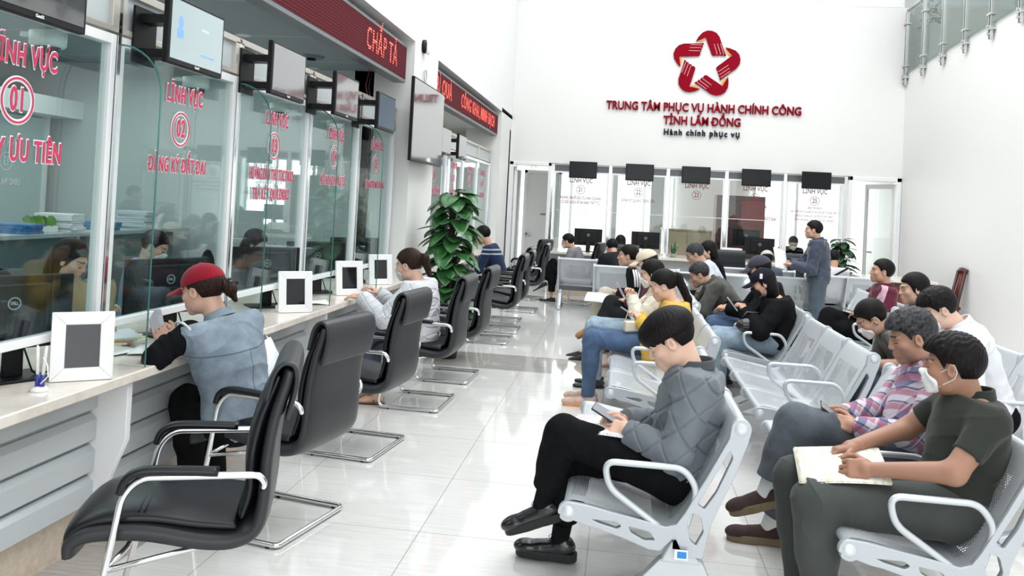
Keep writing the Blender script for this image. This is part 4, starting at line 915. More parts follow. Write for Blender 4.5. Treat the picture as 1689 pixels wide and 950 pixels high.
def bench(label, seats=3, arms=(0, 1), group='grey steel waiting benches'):
    r = empty('waiting_bench', (0, 0, 0), 0, label, 'bench', group)
    for i in range(seats):
        o = bpy.data.objects.new('seat_pan', seat_me); C.objects.link(o); o.parent = r; o.location = (i*SW, 0, 0)
    for i in range(seats+1):
        x = i*SW
        sd = curve_mesh('side_casting', [side_out]+side_holes, silver_dark, T(x, 0, 0) @ MS, .012, .003, r)
        if i in (0, seats):
            for (a, b_) in ((.318, .395), (-.325, .768)):
                c_ = MB().lathe([(0, -.018), (.022, -.018), (.026, -.014), (.026, .014), (.022, .018), (0, .018)], 20, T(x, a, b_) @ Ry(PI/2)).build('end_cap', silver, sd, smooth=True)
        if i in arms:
            m = MB(); arm_loop(m, x); m.build('armrest', silver, r, smooth=True)
    for x in (0.0, seats*SW) if True else ():
        q = x+(.03 if x == 0 else -.03)
        cb_ = MB().prism([(-.10, .35), (-.045, .235), (-.205, .235)], q-.03, q+.03, 'x').build('leg_block', silver, r, bevel=.006)
        leg_f = rpoly([(-.05, .245), (-.20, .245), (-.235, .17), (-.30, .055), (-.345, .03), (-.345, .004), (-.28, .004), (-.255, .03), (-.19, .12), (-.15, .155), (-.10, .158), (-.02, .12), (.16, .03), (.20, .004), (.265, .004), (.265, .03), (.20, .055), (.02, .165)], .015)
        curve_mesh('leg', [leg_f], silver, T(q, 0, 0) @ MS, .022, .004, r)
        for yy in (-.315, .235): MB().lathe([(0, 0), (.018, 0), (.018, .006), (0, .006)], 10, c=(q, yy)).build('foot_glide', black_plastic, r)
    MB().box(0, seats*SW, -.15, -.085, .285, .35).build('beam', mat('dark_beam', (.10, .11, .12), .4), r, bevel=.004)
    return r
b1 = bench('x')
BL = {'r1': -.0}
def put_bench(first, x, y, lb, group=None, rz=90): return place(first if first else copy_tree(b1), (x, y, 0), math.radians(rz), lb, group)
# world x = X0 - forward ; front edge at X0-.318-.036
put_bench(b1, .165, 3.33, 'grey steel bench nearest the camera, under the young man in the quilted jacket')
MB().box(-.0015, .0015, -.13, -.095, .27, .295).build('blue_sticker', mat('blue_sticker_print', (.02, .25, .65), .4), b1).location = (-.034, -.01, 0)
MB().box(-.001, .001, -.135, -.085, .264, .301).build('white_sticker', paper, b1).location = (-.034, -.01, 0)
put_bench(None, .30, 5.52, 'grey steel bench with two empty seats beside the girl in the yellow hoodie', rz=90)
put_bench(None, .36, 7.55, 'grey steel bench under the two women behind the yellow hoodie')
put_bench(None, .42, 9.55, 'grey steel bench under the man with white stripes on his black jacket')
put_bench(None, 1.19, 3.22, 'grey steel bench at the bottom right under the man in the polo shirt')
put_bench(None, 1.20, 5.28, 'grey steel bench of three empty seats in the middle of the hall')
put_bench(None, 1.24, 7.30, 'grey steel bench under the black capped pair')
put_bench(None, 1.28, 9.30, 'grey steel bench half hidden behind the black capped pair')
put_bench(None, 2.22, 4.55, 'grey steel bench by the right wall, under the men with white masks')
put_bench(None, 2.24, 6.55, 'grey steel bench by the right wall, second from the camera')
put_bench(None, 2.42, 8.45, 'grey steel bench by the right wall, under the man in maroon')
# benches facing the back counters (turned away)
for x, y, lb in ((.86, 13.35, 'steel bench turned to the back counters, leftmost, behind the tan shoe'), (1.30, 12.1, 'steel bench turned to the back counters, under the man in the hooded dark jacket')):
    pass
two = bench('steel bench turned away to the back counters, leftmost', 2, (0, 2), 'steel benches facing the back counters')
place(two, (-.92, 13.20, 0), 0, None)
for x, y, lb in ((-.34, 12.05, 'steel bench turned away, behind the dark hooded jacket'), (.60, 11.7, 'bright steel bench turned away, beyond the man in the grey jacket'), (1.42, 13.25, 'steel bench turned away, nearest the printer counter'), (1.40, 11.9, 'bright steel bench turned away, behind the black caps'), (2.62, 12.75, 'steel bench turned away, under the man in the white shirt')):
    o = copy_tree(two); place(o, (x, y, 0), 0, lb, 'steel benches facing the back counters')
# ================================================================== SIGNED DISTANCE BODIES -> ONE SURFACE
A = lambda *p: np.array(p, dtype=np.float32)
def nrm(v): v = np.asarray(v, np.float32); return v/max(1e-9, float(np.linalg.norm(v)))
def smin(a, b, k): h = np.clip(.5+.5*(b-a)/k, 0, 1); return b*(1-h)+a*h-k*h*(1-h)
def smax(a, b, k): return -smin(-a, -b, k)
def cap(P, a, b, ra, rb=None):
    rb = ra if rb is None else rb; a = np.asarray(a, np.float32); b = np.asarray(b, np.float32)
    ba = b-a; h = np.clip(((P-a)@ba)/max(1e-9, float(ba@ba)), 0, 1)
    return np.linalg.norm(P-a-h[:, None]*ba, axis=1)-(ra+(rb-ra)*h)
def ell(P, c, r, M=None):
    q = P-np.asarray(c, np.float32)
    if M is not None: q = q@M            # M columns = local axes
    r = np.asarray(r, np.float32); k0 = np.linalg.norm(q/r, axis=1); k1 = np.linalg.norm(q/(r*r), axis=1)
    return k0*(k0-1)/np.maximum(k1, 1e-6)
def rbox(P, c, h, M=None, r=.005):
    q = P-np.asarray(c, np.float32)
    if M is not None: q = q@M
    q = np.abs(q)-(np.asarray(h, np.float32)-r)
    return np.linalg.norm(np.maximum(q, 0), axis=1)+np.minimum(q.max(axis=1), 0)-r
def wob(P, f, s=0):
    return np.sin(P[:, 0]*f+1.7*np.sin(P[:, 1]*f*.7+s)+s)*np.sin(P[:, 1]*f*.9+1.3*np.sin(P[:, 2]*f*.8+2*s))*np.sin(P[:, 2]*f*1.1+1.1*np.sin(P[:, 0]*f*.6)+3*s)
def folds(P, f, d, s=0, w=1.6):
    """directional creases: phase runs along d and is bent by noise"""
    t = P@np.asarray(d, np.float32)*f + w*wob(P, f*.45, s)*2.2
    c = 1-np.abs(np.sin(t)); return (c**2)*(.55+.45*np.sin(P@A(7, 5, 9)+s))

CORN = np.array([(i, j, k) for i in (0, 1) for j in (0, 1) for k in (0, 1)])
def surfacenet(fn, lo, hi, h):
    lo = np.asarray(lo, np.float32)-2*h; hi = np.asarray(hi, np.float32)+2*h
    B = 6; H = h*B
    n = np.maximum(2, np.ceil((hi-lo)/H).astype(int)); N = n*B+1
    ax = [lo[i]+H*(np.arange(n[i])+.5) for i in range(3)]
    G = np.stack(np.meshgrid(*ax, indexing='ij'), -1).reshape(-1, 3).astype(np.float32)
    d = fn(G).reshape(n); near = np.abs(d) < H*1.35
    vol = np.repeat(np.repeat(np.repeat(np.where(d < 0, -1., 1.).astype(np.float32), B, 0), B, 1), B, 2)
    V = np.ones(N, np.float32); V[:-1, :-1, :-1] = vol; V[-1] = 1; V[:, -1] = 1; V[:, :, -1] = 1
    m = np.zeros(N, bool); mb = np.repeat(np.repeat(np.repeat(near, B, 0), B, 1), B, 2)
    m[:-1, :-1, :-1] = mb; m[1:, :-1, :-1] |= mb; m[:-1, 1:, :-1] |= mb; m[:-1, :-1, 1:] |= mb
    idx = np.argwhere(m); P = (lo+idx*h).astype(np.float32)
    out = np.empty(len(P), np.float32)
    for i in range(0, len(P), 400000): out[i:i+400000] = fn(P[i:i+400000])
    V[m] = out
    s = V < 0
    cs = np.zeros(tuple(np.array(V.shape)-1), np.int8)
    for c in CORN: cs += s[c[0]:c[0]+cs.shape[0], c[1]:c[1]+cs.shape[1], c[2]:c[2]+cs.shape[2]]
    act = (cs > 0) & (cs < 8); ci = np.argwhere(act)
    if len(ci) == 0: return np.zeros((0, 3)), np.zeros((0, 4), int)
    idm = np.full(act.shape, -1, np.int64); idm[act] = np.arange(len(ci))
    acc = np.zeros((len(ci), 3)); cnt = np.zeros(len(ci))
    val = [V[ci[:, 0]+c[0], ci[:, 1]+c[1], ci[:, 2]+c[2]] for c in CORN]
    for a in range(8):
        for b in range(a+1, 8):
            df = CORN[b]-CORN[a]
            if abs(df).sum() != 1: continue
            x = (val[a] < 0) != (val[b] < 0); t = np.where(x, val[a]/np.where(x, val[a]-val[b], 1), 0)
            acc += np.where(x[:, None], CORN[a]+t[:, None]*df, 0); cnt += x
    verts = lo+(ci+acc/np.maximum(cnt, 1)[:, None])*h
    F = []
    for ax_ in range(3):
        o = [i for i in range(3) if i != ax_]
        sl0 = [slice(1, -1)]*3; sl1 = [slice(1, -1)]*3; sl0[ax_] = slice(0, -1); sl1[ax_] = slice(1, None)
        e = np.argwhere(s[tuple(sl0)] != s[tuple(sl1)])
        off = np.ones(3, int); off[ax_] = 0; e = e+off
        u = np.zeros(3, int); u[o[0]] = 1; w_ = np.zeros(3, int); w_[o[1]] = 1
        g = lambda q: idm[q[:, 0], q[:, 1], q[:, 2]]
        try: q = np.stack([g(e), g(e-u), g(e-u-w_), g(e-w_)], 1)
        except IndexError: continue
        fl_ = s[e[:, 0], e[:, 1], e[:, 2]]
        if ax_ == 1: fl_ = ~fl_
        q[~fl_] = q[~fl_][:, ::-1]
        F.append(q[(q >= 0).all(1)])
    return verts, np.concatenate(F)
def sdf_obj(name, fn, lo, hi, h, m, parent=None, colfn=None, root=None, smooth=1):
    v, f = surfacenet(fn, lo, hi, h)
    return np_mesh(name, v, f, m, parent, colfn)
def np_mesh(name, v, f, m, parent=None, colfn=None):
    me = bpy.data.meshes.new(name); me.vertices.add(len(v)); me.vertices.foreach_set('co', np.asarray(v, np.float32).ravel())
    me.loops.add(len(f)*4); me.loops.foreach_set('vertex_index', np.asarray(f, np.int32).ravel()); me.polygons.add(len(f))
    me.polygons.foreach_set('loop_start', np.arange(0, len(f)*4, 4, dtype=np.int32)); me.polygons.foreach_set('loop_total', np.full(len(f), 4, np.int32))
    me.polygons.foreach_set('use_smooth', np.ones(len(f), bool)); me.update(calc_edges=True); me.validate()
    if colfn is not None:
        c = np.ones((len(v), 4), np.float32); c[:, :3] = colfn(np.asarray(v, np.float32)); ca = me.color_attributes.new('Col', 'FLOAT_COLOR', 'POINT'); ca.data.foreach_set('color', c.ravel())
    for x in (m if isinstance(m, list) else [m]): me.materials.append(x)
    o = bpy.data.objects.new(name, me); C.objects.link(o)
    if parent: o.parent = parent
    return o

# ------------------------------------------------------------------ cloth and skin materials
skin = mat('skin', (.6, .36, .25), .46, spec=.4); n, l, b = nt(skin)
vc = n.new('ShaderNodeVertexColor'); vc.layer_name = 'Col'; l.new(vc.outputs[0], b.inputs['Base Color'])
b.inputs['Subsurface Weight'].default_value = .12; b.inputs['Subsurface Radius'].default_value = (.012, .005, .003); b.inputs['Subsurface Scale'].default_value = .6
bump(skin, noise(skin, coords(skin), 260, 3), .12, .001)
def hair_mat(nm, c, c2, scale=(1, 1, 1)):
    m = mat(nm, c, .5, spec=.14); v = coords(m)
    base(m, ramp(m, noise(m, v, 60, 6, .7), [(.35, c), (.7, c2)])); bump(m, noise(m, coords(m, (160, 160, 30)), 1.2, 4, .7), .22, .002); return m
hair_black = hair_mat('black_hair', (.0035, .003, .003), (.012, .009, .009))
hair_brown = hair_mat('dark_brown_hair', (.010, .005, .004), (.04, .018, .012))
hair_grey = hair_mat('salt_and_pepper_hair', (.006, .006, .007), (.085, .085, .09))
def denim(nm, c, c2, sc=1):
    if nm in MATS: return MATS[nm]
    m = cloth(nm, c, .2, 60, .9, .4); v = coords(m)
    base(m, mix(m, M2(m, 'MULTIPLY', noise(m, v, 420, 2), .16), ramp(m, noise(m, v, 7*sc, 5, .65), [(.32, c), (.68, c2)]), (.62, .68, .74))); return m

# ------------------------------------------------------------------ head
def head_sdf(P, W=1.0, mouth=True):
    """P in head coordinates: x right, y forward, z up; origin between the ears"""
    ax = np.abs(P[:, 0]); Q = P.copy(); Q[:, 0] = ax
    d = ell(P, (0, -.014, .032), (.0745*W, .094, .084))
    d = smin(d, ell(P, (0, .028, -.030), (.060*W, .066, .080)), .030)
    d = smin(d, ell(Q, (.045*W, .012, -.062), (.020, .032, .030)), .030)          # jaw
    d = smin(d, ell(P, (0, .074, -.092), (.022, .018, .018)), .026)             # chin
    d = smin(d, ell(Q, (.042*W, .060, -.020), (.022, .022, .020)), .022)          # cheekbone
    d = smin(d, cap(Q, (.012, .088, .026), (.045, .076, .024), .0085), .016)    # brow
    d = smax(d, -ell(Q, (.033, .101, .004), (.019, .016, .0125)), .014)           # socket
    d = smin(d, ell(Q, (.032, .0715, .003), (.0150, .0145, .0125)), .004)       # closed lid / eye
    d = smax(d, -cap(Q, (.020, .0885, -.003), (.045, .079, -.001), .0013), .0025)  # lid crease
    d = smin(d, cap(P, (0, .087, .020), (0, .104, -.022), .0065, .0105), .010)  # nose
    d = smin(d, ell(Q, (.010, .099, -.027), (.0085, .010, .008)), .006)         # alae
    d = smax(d, -ell(Q, (.006, .103, -.036), (.0035, .005, .004)), .003)
    d = smin(d, ell(P, (0, .083, -.060), (.026, .018, .020)), .016)
    d = smin(d, cap(Q, (.0, .0985, -.0515), (.019, .089, -.056), .0050, .0030), .005)
    d = smin(d, cap(Q, (.0, .0965, -.0640), (.018, .088, -.0600), .0062, .0034), .005)
    d = smax(d, -cap(Q, (.0, .1055, -.0570), (.024, .092, -.0585), .0016), .003)
    # ears
    e = ell(Q, (.077*W, -.004, -.006), (.010, .019, .031), np.array([[.92, .39, 0], [-.39, .92, 0], [0, 0, 1]], np.float32))
    e = smax(e, -ell(Q, (.088*W, .000, -.002), (.009, .010, .018)), .006)
    d = smin(d, e, .006)
    return d
def head_cols(P, tone, lips=(.50, .20, .17), brow=(.02, .014, .012), stubble=0.):
    ax = np.abs(P[:, 0]); c = np.tile(np.asarray(tone, np.float32), (len(P), 1))
    def blend(mask, col): c[:] = c*(1-mask[:, None])+np.asarray(col, np.float32)*mask[:, None]
    red = np.clip(1-np.sqrt(((ax-.045)/.03)**2+((P[:, 2]+.025)/.03)**2), 0, 1)*(P[:, 1] > .04)*.25
    blend(red, (tone[0]*1.02, tone[1]*.80, tone[2]*.75))
    if stubble: blend(np.clip(1-np.abs(P[:, 2]+.075)/.04, 0, 1)*(P[:, 1] > .02)*stubble, (.16, .12, .10))
    lp = np.clip(1.4-np.sqrt((ax/.023)**2+((P[:, 2]+.058)/.0125)**2)*1.4, 0, 1)*(P[:, 1] > .082); blend(np.clip(lp*2, 0, 1), lips)
    arch = .027-.10*np.maximum(0, ax-.034)*.9
    bm_ = np.clip(1.6-np.abs(P[:, 2]-arch-.002)/.0040, 0, 1)*((ax > .013) & (ax < .052) & (P[:, 1] > .055)); blend(bm_*.92, brow)
    zl = -.0035+.03*np.maximum(0, ax-.032)
    ey = np.clip(1.5-np.abs(P[:, 2]-zl)/.0020, 0, 1)*((ax > .018) & (ax < .047) & (P[:, 1] > .066)); blend(ey*.93, (.015, .010, .009))
    inn = np.clip(1-np.sqrt(((P[:, 1]-.0)/.012)**2+((P[:, 2]+.002)/.018)**2), 0, 1)*(ax > .074); blend(inn*.55, (tone[0]*.5, tone[1]*.35, tone[2]*.3))
    return c
def basis(yaw, pitch, roll=0):
    """columns = head right, forward, up, in body coordinates (body faces +y)"""
    M = Matrix.Rotation(yaw, 3, 'Z') @ Matrix.Rotation(-pitch, 3, 'X') @ Matrix.Rotation(roll, 3, 'Y'); return np.array(M, np.float32)

# ------------------------------------------------------------------ hand
FB = [(-.030, .078, .030, .0078), (-.0105, .083, .034, .0084), (.0105, .081, .032, .0084), (.031, .074, .026, .0080)]
def hand_prims(side, curl, thumb=.5, spread=1., s=1.):
    """local: x = across (thumb at +x), y = towards finger tips, z = back of hand up; returns capsules"""
    out = []
    cu = curl if isinstance(curl, (list, tuple)) else [curl]*4
    for k, (x, y, L, r) in enumerate(FB):
        x0 = x*spread; base_ = A(x0, y, .0); c = cu[k]; ang = 0; p = base_; fan = x*1.2*spread*(1-c*.7)
        for ln, bend, rr in ((L*1.15, .75*c, r), (L*.78, .95*c, r*.93), (L*.62, .70*c, r*.86)):
            ang += bend*1.45; dv = A(math.sin(fan)*math.cos(ang), math.cos(fan)*math.cos(ang), -math.sin(ang)); q = p+dv*ln; out.append((p, q, rr, rr*.95)); p = q
    t0 = A(.030, .022, -.010); t1 = A(.030+.030*(1-thumb*.35), .052, -.012-.022*thumb); t2 = t1+A(.014-.020*thumb, .028, -.012*thumb-.004); t3 = t2+A(-.002-.014*thumb, .024, -.005*thumb)
    out += [(t0, t1, .0135, .0110), (t1, t2, .0105, .0092), (t2, t3, .0092, .0078)]
    return [(a*s, b_*s, ra*s, rb*s) for a, b_, ra, rb in out]
def hand_sdf(P, o, M, prims, mirror, s=1., palm_k=.008):
    q = ((P-o)@M).astype(np.float32)
    if mirror: q = q*A(-1, 1, 1)
    d = rbox(q, A(.0, .048, -.001)*s, A(.0385, .040, .0125)*s, r=.012*s)
    d = smin(d, ell(q, A(.026, .030, -.010)*s, A(.016, .030, .014)*s), .012*s)
    d = smin(d, cap(q, A(0, -.02, 0)*s, A(0, .02, 0)*s, .0255*s, .026*s), .016*s)
    for k, (a, b_, ra, rb) in enumerate(prims):
        dk = cap(q, a, b_, ra, rb)
        d = smin(d, dk, .0035*s if k % 3 else palm_k*.6*s)
    return d

# ------------------------------------------------------------------ person
def ik(a, c, l1, l2, pole):
    a = A(*a); c = A(*c); d = c-a; L = float(np.linalg.norm(d)); L2 = min(L, (l1+l2)*.995); u = d/max(L, 1e-6)
    x = (l1*l1-l2*l2+L2*L2)/(2*L2); h = math.sqrt(max(0, l1*l1-x*x)); p = A(*pole); p = p-u*float(p@u); p = nrm(p)
    return a+u*x+p*h, a+u*L2
def frame(yv, zv):
    y = nrm(yv); z = A(*zv); z = nrm(z-y*float(z@y)); x = np.cross(y, z); return np.stack([x, y, z], 1).astype(np.float32)
HAIRC = [-.13, -.055, -.035, -.018, .014, .024, .040, .062, .085, .13]
def hair_fn(P, style, t=.013, seed=0):
    x, y, z = P[:, 0], P[:, 1], P[:, 2]; phi = np.arctan2(x, y+.035)
    st = .0005*np.sin(phi*31+4*np.sin(z*40+seed)+3*np.sin(y*50)+seed)+.0004*np.sin(phi*83+z*120+2*np.sin(x*70))
    B = ell(P, (0, -.016, .036), (.0745+t, .094+t, .086+t))+st
    nape = {'short': -.062, 'mop': -.055, 'bun': -.06, 'long': -.075, 'pony': -.06}.get(style, -.062)
    low = [nape, nape, -.045, .020, .022, -.002, .030, .058, .062, .066]
    if style in ('long',): low = [-.2, -.2, -.2, -.10, -.06, -.02, .03, .058, .060, .064]
    if style in ('bun', 'pony'): low = [nape, nape, -.05, .012, .018, .012, .038, .062, .064, .066]
    zc = np.interp(y, HAIRC, low)
    d = smax(B, zc-z+.0*x, .010)
    if style == 'mop':
        f = ell(P, (0, .026, .056), (.083, .086, .066))+st*1.6
        f = smax(f, (np.interp(y, [-.05, .0, .05, .12], [.04, .030, .012, .006]) - z)+.006*np.sin(phi*30), .008); d = smin(d, f, .012)
        d = smin(d, smax(ell(P, (0, -.02, .05), (.098, .115, .085))+st, .022-z, .01), .012)
    if style == 'long':
        b_ = smax(ell(P, (0, -.045, -.04), (.088, .072, .15))+st*1.4, y-.018+.1*np.maximum(0, z), .012); d = smin(d, b_, .015)
    if style == 'spiky':
        f = ell(P, (0, -.005, .060), (.090, .108, .078))+.004*np.sin(x*180+2*np.sin(y*90))*np.sin(y*150+z*120); d = smin(d, smax(f, .045+.15*np.maximum(0, y)-z, .01), .01)
    return d
def cap_fn(P, back_open=False):
    d = smax(ell(P, (0, -.012, .038), (.0905, .111, .093)), .036-.10*(P[:, 1])-P[:, 2], .006)
    Q = P.copy(); Q[:, 2] += 5.5*Q[:, 0]**2+.25*np.maximum(0, Q[:, 1]-.09)
    br = ell(Q, (0, .112, .036), (.074, .078, .0055))
    d = smin(d, br, .006)
    return smin(d, ell(P, (0, -.012, .131), (.009, .009, .005)), .003)
def shoe_fn(P, kind):
    x, y, z = P[:, 0], P[:, 1], P[:, 2]
    u = cap(P, (0, -.032, -.028), (0, .080, -.043), .041, .038); u = smin(u, ell(P, (.004, .142, -.046), (.045, .066, .034)), .025)
    u = smin(u, cap(P, (0, -.012, -.03), (0, -.008, .012), .037, .038), .02)
    u = smax(u, -z-.064, .004); u = smax(u, z-.018-.12*y*(y < 0), .004)
    if kind == 'loafer': u = smax(u, z+.012+.35*np.maximum(0, y), .006)
    return u
def sole_fn(P, th=.011):
    x, y, z = P[:, 0], P[:, 1], P[:, 2]
    q = np.stack([x-.004*(y > .05), y, 0*z], 1); f = smin(cap(q, (0, -.038, 0), (.002, .06, 0), .043, .040), cap(q, (.002, .09, 0), (.006, .150, 0), .051, .048), .03)
    return smax(f, np.abs(z+.066+ -.0)-th, .004)
def foot_fn(P):
    u = cap(P, (0, -.028, -.040), (0, .07, -.050), .031, .030); u = smin(u, ell(P, (0, .095, -.056), (.042, .040, .020)), .02); u = smin(u, cap(P, (0, -.006, -.03), (0, .0, .06), .034, .036), .02)
    for i, (x, l_, r) in enumerate(((-.028, .155, .0115), (-.012, .152, .0085), (.001, .147, .008), (.014, .140, .0075), (.027, .130, .0075))):
        u = smin(u, cap(P, (x, .115, -.058), (x*1.1, l_, -.063), r), .005)
    return smax(u, -z_(P)-.073, .004)
def z_(P): return P[:, 2]

def person(label, root, rz, hip, neck, head, hy=0, hp=20, hr=0, tw=0, wL=None, wR=None, eL=None, eR=None, kL=None, kR=None, aL=None, aR=None, pL=(0, .4, 1), pR=(0, .4, 1),
           epL=(-.7, -.6, -.6), epR=(.7, -.6, -.6), tL=None, tR=None, hand='hold', handL=None, handR=None, hc=.45, top=None, leg=None, shoe=None, hair=('short', None), tone=(.60, .37, .26), mask=None, cap_=None,
           q=0, build=1., shs=1., jacket_open=None, sleeve=1., top_th=.012, wr=.006, quilt=0, leg_th=.014, leg_len=1., hem=.10, collar=None, legs=True, extra=None, group=None, w=1., stub=0, nape=None, socks=None, bare=False, glasses=False, top_low=None, hands=True, belly=0):
    """all joint targets are world points; the figure is stored around its own base point"""
    hh = (.0028, .0055, .008)[q]; hb = (.0055, .009, .013)[q]; hc_ = (.0030, .005, .008)[q]; hs_ = (.0032, .006, .009)[q]
    Mi = np.array(Matrix.Rotation(-rz, 3, 'Z'), np.float32); R0 = A(root[0], root[1], 0)
    loc = lambda p: None if p is None else (Mi@(A(*p)-R0)).astype(np.float32)
    hip, neck, head, wL, wR, eL, eR, kL, kR, aL, aR = map(loc, (hip, neck, head, wL, wR, eL, eR, kL, kR, aL, aR))
    ez = nrm(neck-hip); ex = A(math.cos(tw), math.sin(tw), 0); ex = nrm(ex-ez*float(ex@ez)); ey = np.cross(ez, ex); ey = ey if ey[1] > 0 else ey
    TM = np.stack([ex, ey, ez], 1).astype(np.float32); TL = float(np.linalg.norm(neck-hip))
    sw = .165*shs
    sh = [neck-ez*.055-ex*sw, neck-ez*.055+ex*sw]            # left, right
    hx = A(1, 0, 0); hj = [hip-hx*.085, hip+hx*.085]
    arms = []; 
    for i, (w_, e_, ep) in enumerate(((wL, eL, epL), (wR, eR, epR))):
        if w_ is None: arms.append(None); continue
        if e_ is None: e_, w2 = ik(sh[i], w_, .285*build, .245*build, ep)
        else: w2 = w_
        arms.append((sh[i], e_, w2))
    lg = []
    for i, (k_, a_, p_) in enumerate(((kL, aL, pL), (kR, aR, pR))):
        if a_ is None: lg.append(None); continue
        if k_ is None: k_, a2 = ik(hj[i], a_, .425*build, .405*build, p_)
        else: a2 = a_
        lg.append((hj[i], k_, a2))
    HM = basis(hy, math.radians(hp), hr); toH = lambda P: ((P-head)@HM).astype(np.float32)
    def torso(P, t, bulk=0):
        m1 = hip+ez*.03; m2 = hip+(neck-hip)*.38-ey*.012; m3 = hip+(neck-hip)*.70-ey*.008
        d = ell(P, m1, A(.158, .108, .12)*build+t, TM)
        d = smin(d, ell(P, m2+ey*belly*.5, A(.138, .098+belly, .17)*build+t, TM), .06)
        d = smin(d, ell(P, m3, A(.160*shs, .102, .165)*build+t, TM), .06)
        d = smin(d, cap(P, sh[0]+ex*.03, sh[1]-ex*.03, .054+t), .05)
        d = smin(d, cap(P, neck-ez*.015, neck-ez*.09, .048+t*.6, .09), .045)
        return d
    def arm(P, i, t, ext=0, upto=1.):
        s_, e_, w_ = arms[i]
        d = smin(cap(P, s_, e_, .050*build+t, .041*build+t), cap(P, e_, w_, .041*build+t, (.027+t)), .022)
        if upto <= 1: 
            if upto <= .5: u = nrm(e_-s_); c_ = s_+(e_-s_)*(upto*2)
            else: u = nrm(w_-e_); c_ = e_+(w_-e_)*((upto-.5)*2)
            pl = (P-c_)@u.astype(np.float32)
            near = np.linalg.norm(P-c_, axis=1) < (.30 if upto <= .5 else .20)
            if upto <= .5: d2 = smax(cap(P, s_, e_, .050*build+t, .043*build+t), pl, .006); d = d2
            else: d = np.where(near, smax(d, pl, .004), d)
        return d
    def leg_(P, i, t, upto=1., flare=0):
        h_, k_, a_ = lg[i]
        d = smin(cap(P, h_, k_, .083*build+t, .057*build+t), cap(P, k_, a_, .054*build+t, .036+t+flare), .03)
        d = smin(d, cap(P, k_+(a_-k_)*.12, k_+(a_-k_)*.45, .050*build+t, .052*build+t), .03)
        return d
    vs, fs, cs = [], [], []; nv = 0
    def addp(v, f, c):
        nonlocal nv
        if len(v): vs.append(v); fs.append(f+nv); cs.append(c); nv += len(v)
    # head and neck (fine)
    nb = toH(neck[None]-ez*.05)[0]
    def hf(P):
        d = head_sdf(P, w); d = smin(d, cap(P, A(0, -.030, -.045), nb, .052*build, .056*build), .022); return d
    v, f = surfacenet(hf, np.minimum(A(-.10, -.12, -.13), nb-.06), np.maximum(A(.10, .125, .13), nb+.06), hh)
    addp(v@HM.T+head, f, head_cols(v.astype(np.float32), tone, stubble=stub))
    # hands (fine)
    hinfo = []
    for i in (0, 1):
        if arms[i] is None or not hands: hinfo.append(None); continue
        hd = (handL, handR)[i] or {}
        u = nrm(arms[i][2]-arms[i][1]); dr = nrm(loc2(Mi, hd['dir'])) if 'dir' in hd else u
        up = loc2(Mi, hd['up']) if 'up' in hd else A(0, 0, 1) if abs(dr[2]) < .9 else A(0, 1, 0)
        M_ = frame(dr, up); mir = (i == 0)    # right hand, back of hand up: thumb at -x of frame(x=right) -> handled by mirror
        mir = not mir
        pr_ = hand_prims(i, hd.get('curl', hc), hd.get('thumb', .6)); o_ = arms[i][2]
        hs = .93*build
        fn = lambda P: hand_sdf(P, A(0, 0, 0), np.eye(3, dtype=np.float32), [(a*hs, b_*hs, ra*hs, rb*hs) for a, b_, ra, rb in pr_], False, hs)
        v, f = surfacenet(fn, A(-.06, -.05, -.12), A(.09, .20, .05), (.0024, .005, .008)[q])
        if mir: v = v*np.array([-1, 1, 1]); f = f[:, ::-1]
        addp(v@M_.T+o_, f, np.tile(np.asarray(tone)*np.array([1.0, .96, .94]), (len(v), 1)).astype(np.float32)); hinfo.append((o_, M_, dr))
    # body under the clothes
    at_ = -.001 if (sleeve < .5 and sleeve > .1) or not top else -.016
    def bf(P):
        d = torso(P, -.024)
        for i in (0, 1):
            if arms[i] is not None: d = smin(d, arm(P, i, at_, upto=2), .012)
            if lg[i] is not None: d = smin(d, leg_(P, i, -.014 if leg else -.002), .02)
        if bare:
            for i in (0, 1):
                if lg[i] is not None: d = smin(d, foot_fn(((P-lg[i][2])@foot_frames[i]).astype(np.float32)), .012)
        return d
    foot_frames = []
    for i, t_ in enumerate((tL, tR)):
        if lg[i] is None: foot_frames.append(None); continue
        tv_ = loc2(Mi, t_) if t_ is not None else A(0, 1, 0)
        foot_frames.append(frame(tv_, A(0, 0, 1)))
    pts = [hip, neck] + [p for a in arms if a is not None for p in a] + [p for a in lg if a is not None for p in a]
    lo = np.min(pts, 0)-.20; hi = np.max(pts, 0)+.16
    v, f = surfacenet(bf, lo, hi, hb); addp(v, f, np.tile(np.asarray(tone, np.float32), (len(v), 1)))
    body = np_mesh('person', np.concatenate(vs), np.concatenate(fs), skin); 
    ca = body.data.color_attributes.new('Col', 'FLOAT_COLOR', 'POINT'); c4 = np.ones((nv, 4), np.float32); c4[:, :3] = np.concatenate(cs); ca.data.foreach_set('color', c4.ravel())
    body.location = (root[0], root[1], 0); body.rotation_euler = (0, 0, rz); tag(body, label, 'person', group)
    def child(name, fn, lo, hi, h, m, M_=None, o_=None, parent=None, colfn=None):
        v, f = surfacenet(fn, lo, hi, h)
        if M_ is not None: v = v@M_.T+o_
        return np_mesh(name, v, f, m, parent or body, colfn)
    # hair, cap, mask
    sty, hm = hair[0], hair[1] or hair_black
    def hairf(P):
        d = hair_fn(P, sty, seed=len(label))
        if cap_: d = smax(d, P[:, 2]-.050, .01)
        for a, b_, ra, rb in (hair[2] if len(hair) > 2 else ()):
            phi = np.arctan2(P[:, 0]-a[0], P[:, 1]-a[1]); d = smin(d, cap(P, a, b_, ra, rb)+.003*np.sin(phi*9+P[:, 2]*60), .012)
        return d
    hp_ = [A(*p) for s_ in (hair[2] if len(hair) > 2 else ()) for p in s_[:2]]
